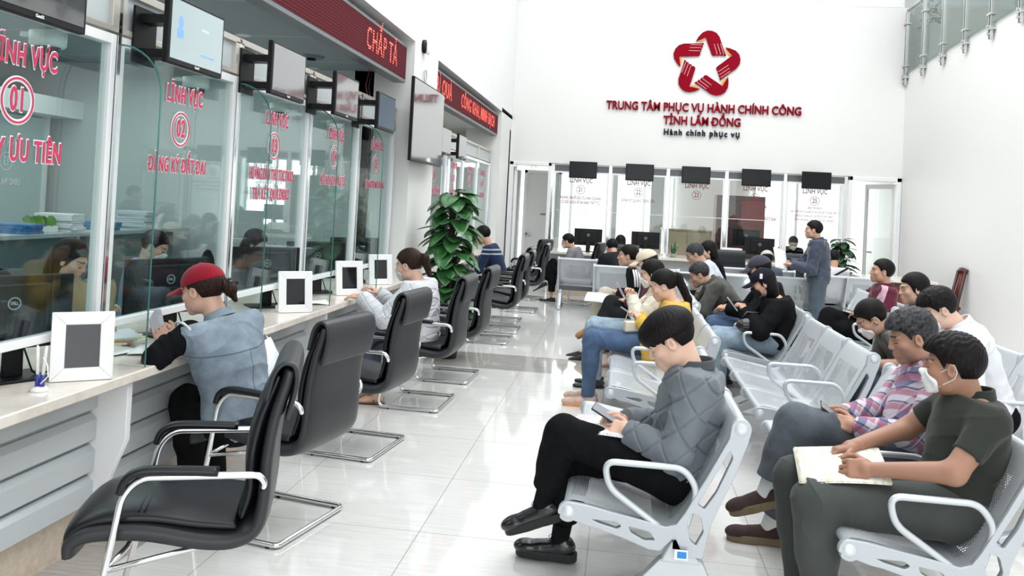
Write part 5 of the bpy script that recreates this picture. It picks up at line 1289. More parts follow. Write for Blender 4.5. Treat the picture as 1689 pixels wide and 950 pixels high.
    lo_ = np.min([A(-.11, -.14, -.21 if sty == 'long' else -.09)]+[p-.05 for p in hp_], 0); hi_ = np.max([A(.11, .13, .15)]+[p+.05 for p in hp_], 0)
    child('hair', hairf, lo_, hi_, hh, hm, HM, head)
    if cap_:
        child('cap', cap_fn, A(-.11, -.13, -.02), A(.11, .20, .15), hh, cap_, HM, head)
    if mask:
        mf = lambda P: smax(head_sdf(P, w)-.0065-.002*np.exp(-((P[:, 2]+.05)/.01)**2), ell(P, (0, .088, -.058), (.066, .080, .050)), .006)
        mk = child('face_mask', mf, A(-.08, .0, -.12), A(.08, .14, .01), hh, mask, HM, head)
        tb = MB()
        for s_ in (-1, 1): tb.tube([(s_*.056, .055, -.028), (s_*.072, .02, -.005), (s_*.083, -.012, .018), (s_*.088, -.022, -.008), (s_*.080, -.012, -.034), (s_*.070, .02, -.055), (s_*.056, .05, -.075)], .0016, 5)
        o = tb.build('ear_loops', mask, mk, smooth=True); me = o.data; me.transform(Matrix.Translation(Vector(head.tolist())) @ Matrix(HM.tolist()).to_4x4())
    if glasses:
        tb = MB()
        for s_ in (-1, 1):
            tb.tube([(s_*.034+.020*math.cos(a*PI/8), .103-.012*abs(math.cos(a*PI/8))*.5, .002+.015*math.sin(a*PI/8)) for a in range(16)], .0012, 5, closed=True)
            tb.tube([(s_*.054, .092, .006), (s_*.074, .04, .01), (s_*.081, -.005, .012)], .0012, 5)
        tb.tube([(-.014, .106, .005), (.014, .106, .005)], .0012, 5)
        o = tb.build('glasses', black_plastic, body, smooth=True); o.data.transform(Matrix.Translation(Vector(head.tolist())) @ Matrix(HM.tolist()).to_4x4())
    # top garment
    if top:
        zl = hip[2]-.075 if top_low is None else top_low
        def gf(P):
            d = torso(P, top_th)
            for i in (0, 1):
                if arms[i] is None: continue
                d = smin(d, arm(P, i, top_th*(.9 if sleeve > .5 else .5), upto=sleeve), .025)
            d = smax(d, -((P-(hip-ez*hem))@ez), .008); d = smax(d, (P-(neck+ez*.005))@ez-.0, .010)
            if quilt:
                a = (P@(ey*.72+ez*.69+ex*.25)).astype(np.float32)*quilt; b_ = (P@(ey*.72-ez*.69+ex*.25)).astype(np.float32)*quilt
                ca_ = np.minimum(np.abs(np.sin(a)), np.abs(np.sin(b_))); d = d+.0065*np.exp(-(ca_/.16)**2)
            if wr and q < 2:
                d = d-wr*folds(P, 26, nrm(ez*.8+ey*.5), seed_, 1.2)*.8-wr*.5*wob(P, 30, seed_)
            if zl is not None: d = smax(d, zl-P[:, 2], .01)
            # neck opening
            d = smax(d, -cap(P, neck+ez*.06, neck+ez*.004, .050*build), .004)
            return d
        seed_ = len(label) % 7
        apts = [hip, neck] + [p for a in arms if a is not None for p in a[:3 if sleeve > .5 else 2]]
        g = child('shirt' if sleeve < .6 or top_th < .014 else 'jacket', gf, np.min(apts, 0)-.20, np.max(apts, 0)+.17, hc_, top)
        if collar:
            o = A(*(neck+ez*.008)); 
            def cf(P):
                qd = (P-o)@TM; r_ = np.linalg.norm(qd[:, :2]*A(1, .92)+A(0, .004), axis=1); d = np.abs(r_-(.067-.30*(qd[:, 2]-.0)))-.005
                return smax(smax(d, np.abs(qd[:, 2]-.006-.22*(-qd[:, 1]))-.020, .004), (qd[:, 1]-.055)*.8+np.abs(qd[:, 0])*-.1, .004)
            child('collar', cf, o-.11, o+.11, hc_, collar, parent=g)
    # trousers
    if leg:
        lp = [p for a in lg if a is not None for p in a]
        def tf(P):
            d = ell(P, hip+ez*.01, A(.155, .108, .115)*build+leg_th, TM)
            for i in (0, 1):
                if lg[i] is None: continue
                h_, k_, a_ = lg[i]; L_ = leg_(P, i, leg_th, flare=.004); u = nrm(a_-k_); c_ = k_+(a_-k_)*leg_len
                L_ = np.where(np.linalg.norm(P-c_, axis=1) < .25, smax(L_, (P-c_)@u, .004), L_); 
                if wr and q < 2: L_ = L_-.006*folds(P, 30, nrm(k_-h_+.3*(a_-k_)), i+2, 1.4)*np.exp(-(np.linalg.norm(P-k_, axis=1)/.16)**2)*1.6-.003*wob(P, 28, i)
                d = smin(d, L_, .028)
            return np.where(np.linalg.norm(P-hip, axis=1) < .22, smax(d, (P-(hip+ez*.13))@ez, .006), d)
        child('trousers', tf, np.min(lp, 0)-.15, np.max(np.array(lp+[hip+.1]), 0)+.13, hc_ if q == 0 else hs_+.001, leg)
    if shoe:
        for i in (0, 1):
            if lg[i] is None: continue
            up_m, so_m, kind = shoe
            s = child('shoe', lambda P: shoe_fn(P, kind), A(-.06, -.085, -.08), A(.06, .22, .04), hs_, up_m, foot_frames[i], lg[i][2])
            child('sole', lambda P: sole_fn(P, .019 if kind != 'loafer' else .011), A(-.065, -.09, -.095), A(.065, .215, -.04), hs_, so_m, foot_frames[i], lg[i][2], parent=s)
            if kind == 'lace' and q < 2:
                lb = MB()
                for k_ in range(4): yy = .03+.018*k_; zz = -.004-.010*k_; lb.tube([(-.018, yy, zz-.004), (0, yy+.006, zz+.003), (.018, yy+.010, zz-.004)], .0022, 5)
                lb.tube([(0, .03, .0), (-.03, .035, .012), (-.035, .05, .0), (0, .03, 0), (.03, .04, .012), (.032, .055, -.002), (0, .03, 0)], .0016, 5)
                o = lb.build('laces', up_m, s, smooth=True); o.data.transform(Matrix.Translation(Vector(lg[i][2].tolist())) @ Matrix(foot_frames[i].tolist()).to_4x4())
    if socks:
        for i in (0, 1):
            if lg[i] is None: continue
            h_, k_, a_ = lg[i]; u = nrm(k_-a_)
            fn = lambda P: smax(cap(P, a_-u*.03, a_+u*socks[1], .038, .042)-.001, (P-(a_+u*socks[1]))@u, .003)
            child('sock', fn, np.minimum(a_, a_+u*socks[1])-.06, np.maximum(a_, a_+u*socks[1])+.06, hs_, socks[0])
    return body, hinfo
def loc2(Mi, v): return (Mi@A(*v)).astype(np.float32)
# ================================================================== PEOPLE
W90 = PI/2
TAN = (.56, .335, .235); PALE = (.70, .46, .35); BROWN = (.36, .19, .125); MID = (.60, .37, .265)
quilt_grey = cloth('slate_quilted_nylon', (.145, .165, .185), .12, 20, .6, .2)
collar_grey = cloth('dark_slate_rib', (.07, .08, .09), .1, 40, .8)
black_cloth = cloth('black_trouser_cloth', (.007, .007, .008), .3, 50, .85)
black_shoe = mat('black_polished_leather', (.010, .010, .012), .22, coat=.4); black_sole = mat('black_rubber', (.010, .010, .010), .6)
black_sock = cloth('black_sock_knit', (.008, .008, .009), .2, 90)
ym, ymh = person('young man with thick black fringe in a grey quilted jacket, legs crossed, reading his phone', (.28, 3.62), W90,
    hip=(.27, 3.62, .50), neck=(.335, 3.60, .945), head=(.225, 3.60, 1.045), hp=34, hy=-.05, tw=.05,
    wL=(.075, 3.53, .668), wR=(.06, 3.68, .672), eL=(.25, 3.40, .625), eR=(.27, 3.83, .64),
    aL=(-.285, 3.72, .275), kL=(-.20, 3.585, .625), tL=(-.93, -.02, -.36), aR=(-.205, 3.80, .095), kR=(-.15, 3.72, .50), tR=(-1, .05, -.0),
    handL=dict(dir=(-.93, .30, .12), up=(-.1, -.75, .6), curl=[.35, .45, .5, .55], thumb=.25), handR=dict(dir=(-.95, -.2, .15), up=(0, .8, .5), curl=.5, thumb=.3),
    top=quilt_grey, top_th=.030, wr=.010, quilt=34, collar=collar_grey, leg=black_cloth, leg_th=.020, leg_len=.74, hem=.13, shoe=(black_shoe, black_sole, 'lace'), socks=(black_sock, .09),
    hair=('mop', hair_black), tone=PALE, q=0)
white_mask = mat('white_face_mask', (.84, .85, .86), .8)
black_mask = mat('black_face_mask', (.012, .012, .013), .8)
grey_mask = mat('pale_grey_face_mask', (.62, .64, .68), .8)
def sit(label, x, y, rz, head, neck, q=1, knee=.43, foot=.40, cross=None, hz=.50, spread=.09, wr_z=.66, wr_f=.27, wr_s=.07, kz=.50, wrists=None, **kw):
    """seated figure: hips at x, y; lap, knees and feet laid out along the facing direction"""
    a = math.radians(rz); F = A(-math.sin(a), math.cos(a), 0); R = A(math.cos(a), math.sin(a), 0); H = A(x, y, hz)
    d = dict(hip=H, head=head, neck=neck)
    for s, n_ in ((-1, 'L'), (1, 'R')):
        d['k'+n_] = H+F*knee+R*s*spread+A(0, 0, kz-hz); d['a'+n_] = H+F*foot+R*s*spread; d['a'+n_][2] = .078
        d['t'+n_] = tuple(F+R*s*.12)
        d['w'+n_] = H+F*wr_f+R*s*wr_s; d['w'+n_][2] = wr_z
        d['ep'+n_] = (s*.75, -.5, -.6)
    if cross:
        o = 'L' if cross == 'R' else 'R'; s = 1 if cross == 'R' else -1
        d['k'+cross] = H+F*.42+R*s*.01+A(0, 0, .13); d['a'+cross] = H+F*.56-R*s*.12; d['a'+cross][2] = .30; d['t'+cross] = tuple(F*.85+A(0, 0, -.45)-R*s*.1)
        d['k'+o] = H+F*.41+A(0, 0, .02)-R*s*.02
    if wrists: d['wL'], d['wR'] = wrists
    d.update(kw); return person(label, (x, y), a, q=q, **d)
def held(name, label, cat, loc, rot, build_fn, group=None):
    o = build_fn(name); o.location = loc; o.rotation_euler = rot; return tag(o, label, cat, group)
def phone(label, loc, rot, c=None):
    r = empty('mobile_phone', loc, 0, label, 'phone', 'mobile phones in hands'); r.rotation_euler = rot
    MB().box(-.036, .036, -.075, .075, -.004, .004).build('case', black_gloss if c is None else c, r, bevel=.003)
    MB().box(-.033, .033, -.071, .071, .004, .0046).build('screen', screen_lit, r); return r
screen_lit = mat('dim_phone_screen', (.05, .05, .06), .1, emit=(.35, .38, .42), estr=.5)
def sheets(label, loc, rot, w_=.21, h_=.297, n_=1, curl=.02, m=None, group='papers held by visitors'):
    mb = MB()
    for k in range(n_): mb.grid(lambda a, b_: ((a-.5)*w_+.006*k, (b_-.5)*h_-.004*k, .003*k+curl*(math.cos((a-.3)*3)+.5*math.sin(b_*4))), 8, 8)
    o = mb.build('papers', m or paper, None, smooth=True, solid=.0015); o.location = loc; o.rotation_euler = rot; return tag(o, label, 'papers', group)

phone('black phone in the hands of the young man in the quilted jacket', (-.015, 3.60, .712), (math.radians(28), math.radians(-10), math.radians(78)))
printed = mat('printed_form_paper', (.84, .85, .88), .7); v = coords(printed); s_ = sep(printed, v)
ln_ = M2(printed, 'GREATER_THAN', M2(printed, 'FRACT', M2(printed, 'MULTIPLY', s_[1], 70)), .62); rg = M2(printed, 'GREATER_THAN', noise(printed, coords(printed, (60, 8, 1)), 1.0, 2), .5)
base(printed, mix(printed, M2(printed, 'MULTIPLY', ln_, M2(printed, 'MULTIPLY', rg, .65)), (.84, .85, .88), (.62, .12, .22)))
sheets('red printed forms on the lap of the young man in the quilted jacket', (-.03, 3.62, .655), (math.radians(0), math.radians(-6), math.radians(80)), .22, .30, 3, .008, printed)

# man in dark polo
olive = cloth('dark_olive_polo_knit', (.030, .034, .028), .12, 30, .9, .3)
grey_trs = cloth('grey_green_trousers', (.058, .066, .062), .12, 24, .85, .2)
maroon_shoe = mat('maroon_leather_shoe', (.05, .012, .014), .3)
person('man in a dark green polo shirt and white mask holding a folder on his lap', (1.34, 3.5), W90,
    hip=(1.33, 3.5, .50), neck=(1.385, 3.50, .925), head=(1.305, 3.50, 1.035), hp=4, hy=-.42, shs=1.12, build=1.06,
    wL=(.985, 3.38, .645), eL=(1.235, 3.26, .690), wR=(.985, 3.62, .668), eR=(1.23, 3.76, .72), kL=(.79, 3.40, .50), aL=(.82, 3.38, .08), kR=(.76, 3.63, .515), aR=(.80, 3.63, .08), tL=(-1, -.05, 0), tR=(-1, .05, 0),
    handL=dict(dir=(-.95, .25, -.12), up=(-.1, -.85, .5), curl=.6, thumb=.5), handR=dict(dir=(-.9, -.1, -.25), up=(0, .2, 1), curl=.35, thumb=.3),
    top=olive, top_th=.016, wr=.008, sleeve=.33, collar=olive, leg=grey_trs, leg_th=.024, leg_len=.96, hem=.12, shoe=(maroon_shoe, black_sole, 'loafer'), hair=('spiky', hair_black), tone=BROWN, mask=white_mask, belly=.015)
cream_paper = mat('cream_paper', (.80, .79, .72), .7); base(cream_paper, ramp(cream_paper, noise(cream_paper, coords(cream_paper, (6, 30, 1)), 2, 4), [(.45, (.82, .81, .75)), (.62, (.66, .60, .42))]))
sheets('cream paper folder on the lap of the man in the dark green polo', (.90, 3.50, .615), (math.radians(-6), math.radians(-12), math.radians(84)), .30, .33, 2, .008, cream_paper)

# man in plaid shirt
plaid = cloth('plaid_flannel', (.5, .3, .4), .1, 30, .85, .25); v = coords(plaid); s_ = sep(plaid, v)
def st_(u, f, w_, off=0): return M2(plaid, 'LESS_THAN', M2(plaid, 'FRACT', M2(plaid, 'ADD', M2(plaid, 'MULTIPLY', u, f), off)), w_)
d1 = M2(plaid, 'ADD', M2(plaid, 'MULTIPLY', s_[1], .8), M2(plaid, 'MULTIPLY', s_[2], .6)); d2 = M2(plaid, 'SUBTRACT', M2(plaid, 'MULTIPLY', s_[2], .8), M2(plaid, 'MULTIPLY', s_[1], .6)); d2 = M2(plaid, 'ADD', d2, M2(plaid, 'MULTIPLY', s_[0], .35))
cA = mix(plaid, M2(plaid, 'MULTIPLY', st_(d1, 17, .42), .75), (.62, .58, .66), (.09, .09, .22)); cA = mix(plaid, M2(plaid, 'MULTIPLY', st_(d2, 14, .40, .3), .70), cA, (.42, .10, .17))
cA = mix(plaid, M2(plaid, 'MULTIPLY', st_(d2, 14, .14, .85), .75), cA, (.05, .05, .12)); cA = mix(plaid, M2(plaid, 'MULTIPLY', st_(d1, 14, .10, .35), .7), cA, (.72, .66, .72)); base(plaid, cA)
dk_denim = denim('washed_black_denim', (.022, .026, .032), (.085, .10, .12)); suede = cloth('brown_suede', (.055, .035, .032), .25, 50, .9); tan_sole = cloth('tan_rubber_sole', (.19, .15, .09), .1, 60, .7)
white_sock = cloth('white_ribbed_sock', (.72, .72, .72), .06, 80)
person('man with greying hair in a pink and navy plaid shirt, legs crossed, reading a phone', (1.42, 4.12), W90,
    hip=(1.41, 4.12, .50), neck=(1.455, 4.12, .945), head=(1.355, 4.12, 1.06), hp=18, hy=-.02, tw=.0, shs=1.12, build=1.07,
    wL=(1.10, 4.03, .650), eL=(1.31, 3.92, .655), wR=(1.09, 4.19, .668), eR=(1.30, 4.33, .68), kR=(.84, 4.06, .640), aR=(.725, 4.05, .33), tR=(-.92, -.02, -.30), aL=(.78, 4.26, .085), kL=(.93, 4.22, .50), tL=(-1, .02, 0),
    handL=dict(dir=(-.93, .28, .15), up=(-.15, -.75, .6), curl=.45, thumb=.2), handR=dict(dir=(-.95, -.15, .1), up=(0, .75, .55), curl=.5, thumb=.3),
    top=plaid, top_th=.022, wr=.010, collar=plaid, leg=dk_denim, leg_th=.026, leg_len=.86, hem=.13, shoe=(suede, tan_sole, 'slip'), socks=(white_sock, .13), hair=('spiky', hair_grey), tone=(.45, .255, .175), belly=.04, w=1.06, stub=.25)
phone('dark phone in the hands of the man in the plaid shirt', (1.02, 4.10, .685), (math.radians(35), math.radians(-15), math.radians(80)))

# woman in red cap
red_cap = cloth('crimson_cotton_cap', (.25, .006, .020), .1, 60, .8, .2)
vest = denim('light_blue_denim', (.10, .14, .18), (.25, .32, .38)); s_ = sep(vest, coords(vest))
sm_ = M2(vest, 'LESS_THAN', M2(vest, 'ABSOLUTE', M2(vest, 'SUBTRACT', s_[2], M2(vest, 'ADD', .835, M2(vest, 'MULTIPLY', s_[0], .12)))), .0035); sv_ = M2(vest, 'MULTIPLY', M2(vest, 'LESS_THAN', M2(vest, 'ABSOLUTE', M2(vest, 'SUBTRACT', M2(vest, 'ABSOLUTE', M2(vest, 'SUBTRACT', s_[0], .0)), .075)), .003), M2(vest, 'LESS_THAN', s_[2], .83)); sh_ = M2(vest, 'LESS_THAN', M2(vest, 'ABSOLUTE', M2(vest, 'SUBTRACT', s_[2], .46)), .003)
old_ = nt(vest)[2].inputs['Base Color'].links[0].from_socket; base(vest, mix(vest, M2(vest, 'MULTIPLY', M2(vest, 'MAXIMUM', M2(vest, 'MAXIMUM', sm_, sv_), sh_), .7), old_, (.06, .09, .13))); black_knit = cloth('black_fleece', (.008, .008, .010), .3, 30, .95, .4)
wd, wdh = person('woman in a crimson cap and blue denim vest looking at her phone at the counter', (-1.72, 3.92), math.radians(66),
    hip=(-1.77, 3.88, .48), neck=(-1.905, 3.88, .955), head=(-2.00, 3.88, 1.085), hp=14, hy=.28, tw=.0, shs=1.05, build=1.0,
    wL=(-2.12, 3.80, .838), eL=(-2.06, 3.60, .80), wR=(-2.17, 3.98, .85), eR=(-2.02, 4.22, .80), kL=(-2.10, 3.98, .52), aL=(-2.06, 4.02, .08), kR=(-2.08, 4.18, .50), aR=(-2.02, 4.16, .08), tL=(-1, .2, 0), tR=(-1, .3, 0),
    handL=dict(dir=(-.75, .35, .55), up=(-.3, -.7, .5), curl=.45, thumb=.2), handR=dict(dir=(-.8, .1, .3), up=(.2, .6, .6), curl=.4),
    top=vest, top_th=.034, wr=.009, sleeve=.06, top_low=.40, collar=vest, leg=black_cloth, leg_th=.020, leg_len=.95, hem=.14, shoe=(black_shoe, black_sole, 'slip'), cap_=red_cap, hair=('bun', hair_brown, [(A(0, -.115, .015), A(.004, -.15, -.02), .026, .032), (A(.0, -.15, -.02), A(.01, -.165, -.075), .028, .010), (A(.02, -.15, .0), A(.035, -.175, .005), .012, .004)]), tone=(.60, .37, .28))
# her black sleeves
def sleeves(body, pts, m, name='sleeve', ra=.062, rb=.040):
    R0 = Matrix.Rotation(-body.rotation_euler.z, 4, 'Z') @ Matrix.Translation(-body.location)
    for (s_, e_, w_) in pts:
        s_, e_, w_ = [np.array(R0 @ Vector(p), np.float32) for p in (s_, e_, w_)]
        u = nrm(w_-e_)
        def f(P): d = smin(cap(P, s_, e_, ra, ra*.84), cap(P, e_, w_, ra*.84, rb), .03); d = smax(d, (P-w_)@u, .004); return d-.006*folds(P, 40, nrm(e_-s_), 2, 1.)
        v_, f_ = surfacenet(f, np.min([s_, e_, w_], 0)-.09, np.max([s_, e_, w_], 0)+.09, .0045); np_mesh(name, v_, f_, m, body)
sleeves(wd, [((-1.975, 3.735, .90), (-2.06, 3.60, .80), (-2.125, 3.80, .838)), ((-1.83, 4.06, .91), (-2.02, 4.22, .80), (-2.17, 3.99, .85))], black_knit)
phone('silver grey phone held by the woman in the crimson cap', (-2.235, 3.90, .905), (math.radians(62), 0, math.radians(62)), mat('silver_phone_case', (.4, .4, .43), .3, .6))
hc = MB(); hc.tube([(-.03, -.118, .03), (0, -.135, .033), (.03, -.118, .028)], .007, 6); o = hc.build('hair_claw', black_gloss, wd, smooth=True)
hm_ = basis(.28, math.radians(14)); hd_ = np.array(Matrix.Rotation(-math.radians(66), 3, 'Z') @ Vector((-1.985+1.72, 3.90-3.92, 1.085)))
o.data.transform(Matrix.Translation(Vector(hd_.tolist())) @ Matrix(hm_.tolist()).to_4x4())

fr_ = MB(); c0_ = Vector((-1.985, 3.715, .885)); ax_ = (Vector((-2.06, 3.60, .80))-c0_).normalized(); u0 = ax_.orthogonal().normalized(); v0 = ax_.cross(u0)
R0 = Matrix.Rotation(-wd.rotation_euler.z, 4, 'Z') @ Matrix.Translation(-wd.location)
fr_.tube([tuple(R0 @ (c0_+(u0*math.cos(a*.262)+v0*math.sin(a*.262))*(.078+.003*math.sin(a*5))-ax_*.01)) for a in range(24)], [.006+.002*math.sin(a*2.7) for a in range(24)], 6, closed=True)
fr_.build('frayed_edge', cloth('white_denim_fray', (.62, .64, .66), .2, 90), wd, smooth=True)
# woman in white quilted jacket
white_quilt = cloth('white_quilted_nylon', (.62, .63, .66), .05, 20, .6, .2); blue_jeans = denim('mid_blue_denim', (.010, .035, .10), (.035, .10, .22)); navy_jeans = denim('navy_denim', (.012, .025, .055), (.035, .06, .11))
wj, _ = person('woman with a ponytail and pale mask in a white quilted jacket reaching over the counter', (-1.50, 6.42), math.radians(84),
    hip=(-1.50, 6.42, .50), neck=(-1.53, 6.42, .950), head=(-1.625, 6.42, 1.06), hp=14, hy=.0, build=.97,
    wL=(-1.93, 6.24, .815), eL=(-1.73, 6.18, .665), wR=(-1.90, 6.55, .815), eR=(-1.72, 6.66, .67), kL=(-1.93, 6.33, .50), aL=(-1.79, 6.28, .085), kR=(-1.93, 6.52, .50), aR=(-1.84, 6.42, .085), tL=(-1, -.1, 0), tR=(-1, -.05, 0),
    handL=dict(dir=(-1, .05, .0), up=(0, -.3, 1), curl=.25, thumb=.3), top=white_quilt, top_th=.036, wr=.008, quilt=52, collar=None, leg=navy_jeans, leg_th=.014, leg_len=.95, hem=.16, bare=True, q=0, mask=grey_mask, top_low=.43,
    hair=('pony', hair_brown, [(A(0, -.10, .045), A(0, -.14, .03), .03, .034), (A(0, -.14, .03), A(0, -.155, -.10), .036, .018)]), tone=(.62, .39, .29))
sdn = mat('tan_sandal_strap', (.16, .08, .045), .5)
R0 = Matrix.Rotation(-wj.rotation_euler.z, 4, 'Z') @ Matrix.Translation(-wj.location)
for p_ in ((-1.79, 6.28), (-1.84, 6.42)):
    m = MB(); q_ = lambda t: tuple(R0 @ Vector(t))
    m.tube([q_((p_[0]+.07, p_[1], .012)), q_((p_[0]-.0, p_[1]-.0, .012)), q_((p_[0]-.09, p_[1], .012)), q_((p_[0]-.165, p_[1], .012))], [.03, .034, .045, .03], 12, rx=.22)
    for dx in (0, .10): m.tube([q_((p_[0]-dx, p_[1]-.043, .02)), q_((p_[0]-dx-.02, p_[1]-.02, .062-dx*.2)), q_((p_[0]-dx-.02, p_[1]+.02, .062-dx*.2)), q_((p_[0]-dx, p_[1]+.043, .02))], .005, 6)
    m.build('sandal', sdn, wj, smooth=True)

# ---- left counter, farther
navy_knit = cloth('navy_striped_sweater', (.015, .025, .07), .1, 40, .9); s_ = sep(navy_knit, coords(navy_knit)); bnd = M2(navy_knit, 'MULTIPLY', M2(navy_knit, 'GREATER_THAN', s_[2], .865), M2(navy_knit, 'LESS_THAN', M2(navy_knit, 'FRACT', M2(navy_knit, 'MULTIPLY', s_[2], 18)), .38)); bnd = M2(navy_knit, 'MULTIPLY', bnd, M2(navy_knit, 'LESS_THAN', s_[2], .98)); base(navy_knit, mix(navy_knit, bnd, (.015, .025, .07), (.35, .42, .48)))
sit('man in a navy sweater with pale stripes at the far left counter', -1.56, 11.2, 84, (-1.84, 11.2, 1.13), (-1.74, 11.2, 1.01), hp=20, top=navy_knit, top_th=.018, leg=black_cloth, shoe=(black_shoe, black_sole, 'slip'), tone=TAN, q=2, wr_z=.82, wr_f=.36)
grey_jkt = cloth('grey_bomber_cloth', (.22, .22, .24), .1, 30, .8)
sit('man in a grey jacket, legs crossed, sitting sideways at the far left', -.68, 13.9, 78, (-.86, 13.9, 1.0), (-.76, 13.9, .90), hz=.50, hp=12, cross='R', top=grey_jkt, top_th=.024, leg=black_cloth, leg_len=.82, shoe=(black_shoe, black_sole, 'loafer'), tone=TAN, q=2, mask=white_mask)
# ---- facing the back counters
sit('person in a black hooded jacket on a bench facing the back counters', .02, 12.3, 18, (-.12, 12.62, 1.00), (-.08, 12.50, .90), hp=30, top=cloth('black_nylon_shell', (.012, .012, .016), .3, 30, .5), top_th=.04, wr=.012, leg=cloth('royal_blue_trousers', (.02, .03, .16), .1), shoe=(cloth('tan_suede_shoe', (.40, .22, .09), .1), tan_sole, 'slip'), tone=TAN, q=2)
sit('woman with black hair in a bun facing back counter 22', .08, 13.9, 0, (.0, 13.98, 1.02), (.0, 13.93, .90), top=cloth('black_coat', (.015, .015, .018), .2, 30), top_th=.025, leg=black_cloth, hair=('long', hair_black), tone=TAN, q=2)
cap_beige = cloth('beige_cotton_cap', (.66, .56, .44), .08, 50)
cap_cream = cloth('cream_cotton_cap', (.56, .53, .47), .08, 50)
sit('man in a cream cap and slate jacket facing back counter 24', 2.02, 12.2, 0, (2.06, 12.32, .97), (2.03, 12.22, .87), top=cloth('slate_blue_jacket', (.09, .11, .14), .1, 30), top_th=.022, leg=black_cloth, cap_=cap_cream, hair=('short', hair_black), tone=TAN, q=2)
sit('man in a white shirt with a black shoulder strap facing back counter 25', 3.10, 12.95, 0, (3.13, 13.0, 1.0), (3.12, 12.93, .88), top=cloth('white_cotton_shirt', (.74, .75, .76), .04, 30), top_th=.022, leg=black_cloth, hair=('short', hair_black), tone=TAN, q=2)
tag(MB().tube([(3.28, 12.80, .88), (3.10, 12.73, .78), (2.92, 12.78, .62)], .016, 6).build('shoulder_strap', black_plastic, None, smooth=True), 'black bag strap across the back of the white shirted man', 'strap')

# ---- left bench row
track = cloth('black_track_jacket', (.010, .010, .013), .2, 30, .7); s_ = sep(track, coords(track))
u_ = M2(track, 'ADD', s_[1], M2(track, 'MULTIPLY', s_[2], .22)); inb = M2(track, 'MULTIPLY', M2(track, 'GREATER_THAN', u_, .150), M2(track, 'LESS_THAN', u_, .235)); l3 = M2(track, 'LESS_THAN', M2(track, 'FRACT', M2(track, 'MULTIPLY', M2(track, 'SUBTRACT', u_, .150), 35.3)), .5)
side = M2(track, 'LESS_THAN', s_[0], -.02); base(track, mix(track, M2(track, 'MULTIPLY', M2(track, 'MULTIPLY', inb, l3), side), (.010, .010, .013), (.75, .75, .77)))
khaki = cloth('pale_khaki_trousers', (.55, .50, .42), .08, 30)
tj, _ = sit('man in a black track jacket with three white sleeve stripes looking ahead', .28, 9.4, 90, (.085, 9.4, 1.065), (.17, 9.4, .95), hp=2, cross='R', top=track, top_th=.026, wr=.009, leg=khaki, leg_th=.022, shoe=(cloth('tan_suede_shoe', (.40, .22, .09)), tan_sole, 'slip'), tone=(.58, .36, .26), q=1)
for k_ in range(3):
    d_ = .022*(k_-1); side_ = [(.19+d_, 9.215, .90), (.24+d_, 9.165, .80), (.27+d_, 9.170, .72)]
    P0 = [(.175+d_*1.2, 9.165, .935), (.195+d_*1.2, 9.130, .86), (.205+d_*1.2, 9.095, .76)]
    st_r = Matrix.Rotation(-tj.rotation_euler.z, 4, 'Z') @ Matrix.Translation(-tj.location)
    MB().tube([tuple(st_r @ Vector(p)) for p in P0], .010, 6).build('sleeve_stripe', white_vinyl, tj, smooth=True)
sheets('white form held low by the man in the track jacket', (-.20, 9.25, .60), (.1, -.5, 1.4), .21, .30, 1, .02)
sit('woman in a beige cap, bare feet out of her black shoes', .36, 8.6, 90, (.27, 8.6, 1.06), (.33, 8.6, .94), hp=18, cross='R', top=cloth('plum_jacket', (.10, .03, .05), .2, 30), top_th=.022, leg=cloth('charcoal_trousers', (.02, .02, .022), .2), leg_th=.02, leg_len=.84, bare=True, cap_=cap_beige, hair=('long', hair_black), tone=(.60, .38, .28), mask=white_mask, q=1)
for dx, dy, lb in ((-.46, 8.78, 'nearer'), (-.50, 9.0, 'farther')):
    fr0 = surfacenet(lambda P: shoe_fn(P, 'loafer'), A(-.06, -.08, -.08), A(.06, .21, .04), .006); o = np_mesh('loose_shoe', fr0[0], fr0[1], black_shoe); o.location = (dx+.12, dy, .066); o.rotation_euler = (0, 0, W90); tag(o, 'loose black shoe on the floor by the bare feet, %s of two' % lb, 'shoe', 'black shoes slipped off on the floor')
cream_k = cloth('cream_hooded_knit', (.74, .68, .57), .06, 26, .9); lt_denim = denim('pale_blue_denim', (.17, .25, .33), (.34, .43, .51))
sit('woman in a cream top and white mask raising her phone, pale jeans', .42, 7.58, 90, (.30, 7.58, 1.03), (.39, 7.58, .90), hp=16, top=cream_k, top_th=.028, wr=.010, leg=lt_denim, leg_th=.014, knee=.62, foot=.50, kz=.52, hair=('long', hair_black), tone=PALE, mask=white_mask, q=1, wrists=((.14, 7.50, .80), (.13, 7.62, .82)), shoe=(black_shoe, black_sole, 'loafer'), wL=None) if False else \
sit('woman in a cream top and white mask raising her phone, pale jeans', .36, 7.58, 90, (.29, 7.58, 1.02), (.37, 7.58, .90), hp=16, top=cream_k, top_th=.028, wr=.010, leg=lt_denim, leg_th=.014, knee=.56, foot=.52, kz=.53, hair=('long', hair_black), tone=PALE, mask=white_mask, q=1, wrists=((.13, 7.50, .80), (.12, 7.62, .82)), shoe=(black_shoe, black_sole, 'loafer'))
phone('phone raised by the woman in the cream top', (.02, 7.56, .865), (math.radians(60), 0, math.radians(82)), mat('pink_phone_case', (.5, .25, .3), .4))
yellow_k = cloth('mustard_yellow_fleece', (.66, .42, .075), .08, 24, .9); coral = cloth('coral_sneaker_knit', (.60, .43, .36), .25, 60); orange_sole = cloth('pale_orange_sole', (.66, .33, .15), .06, 50)
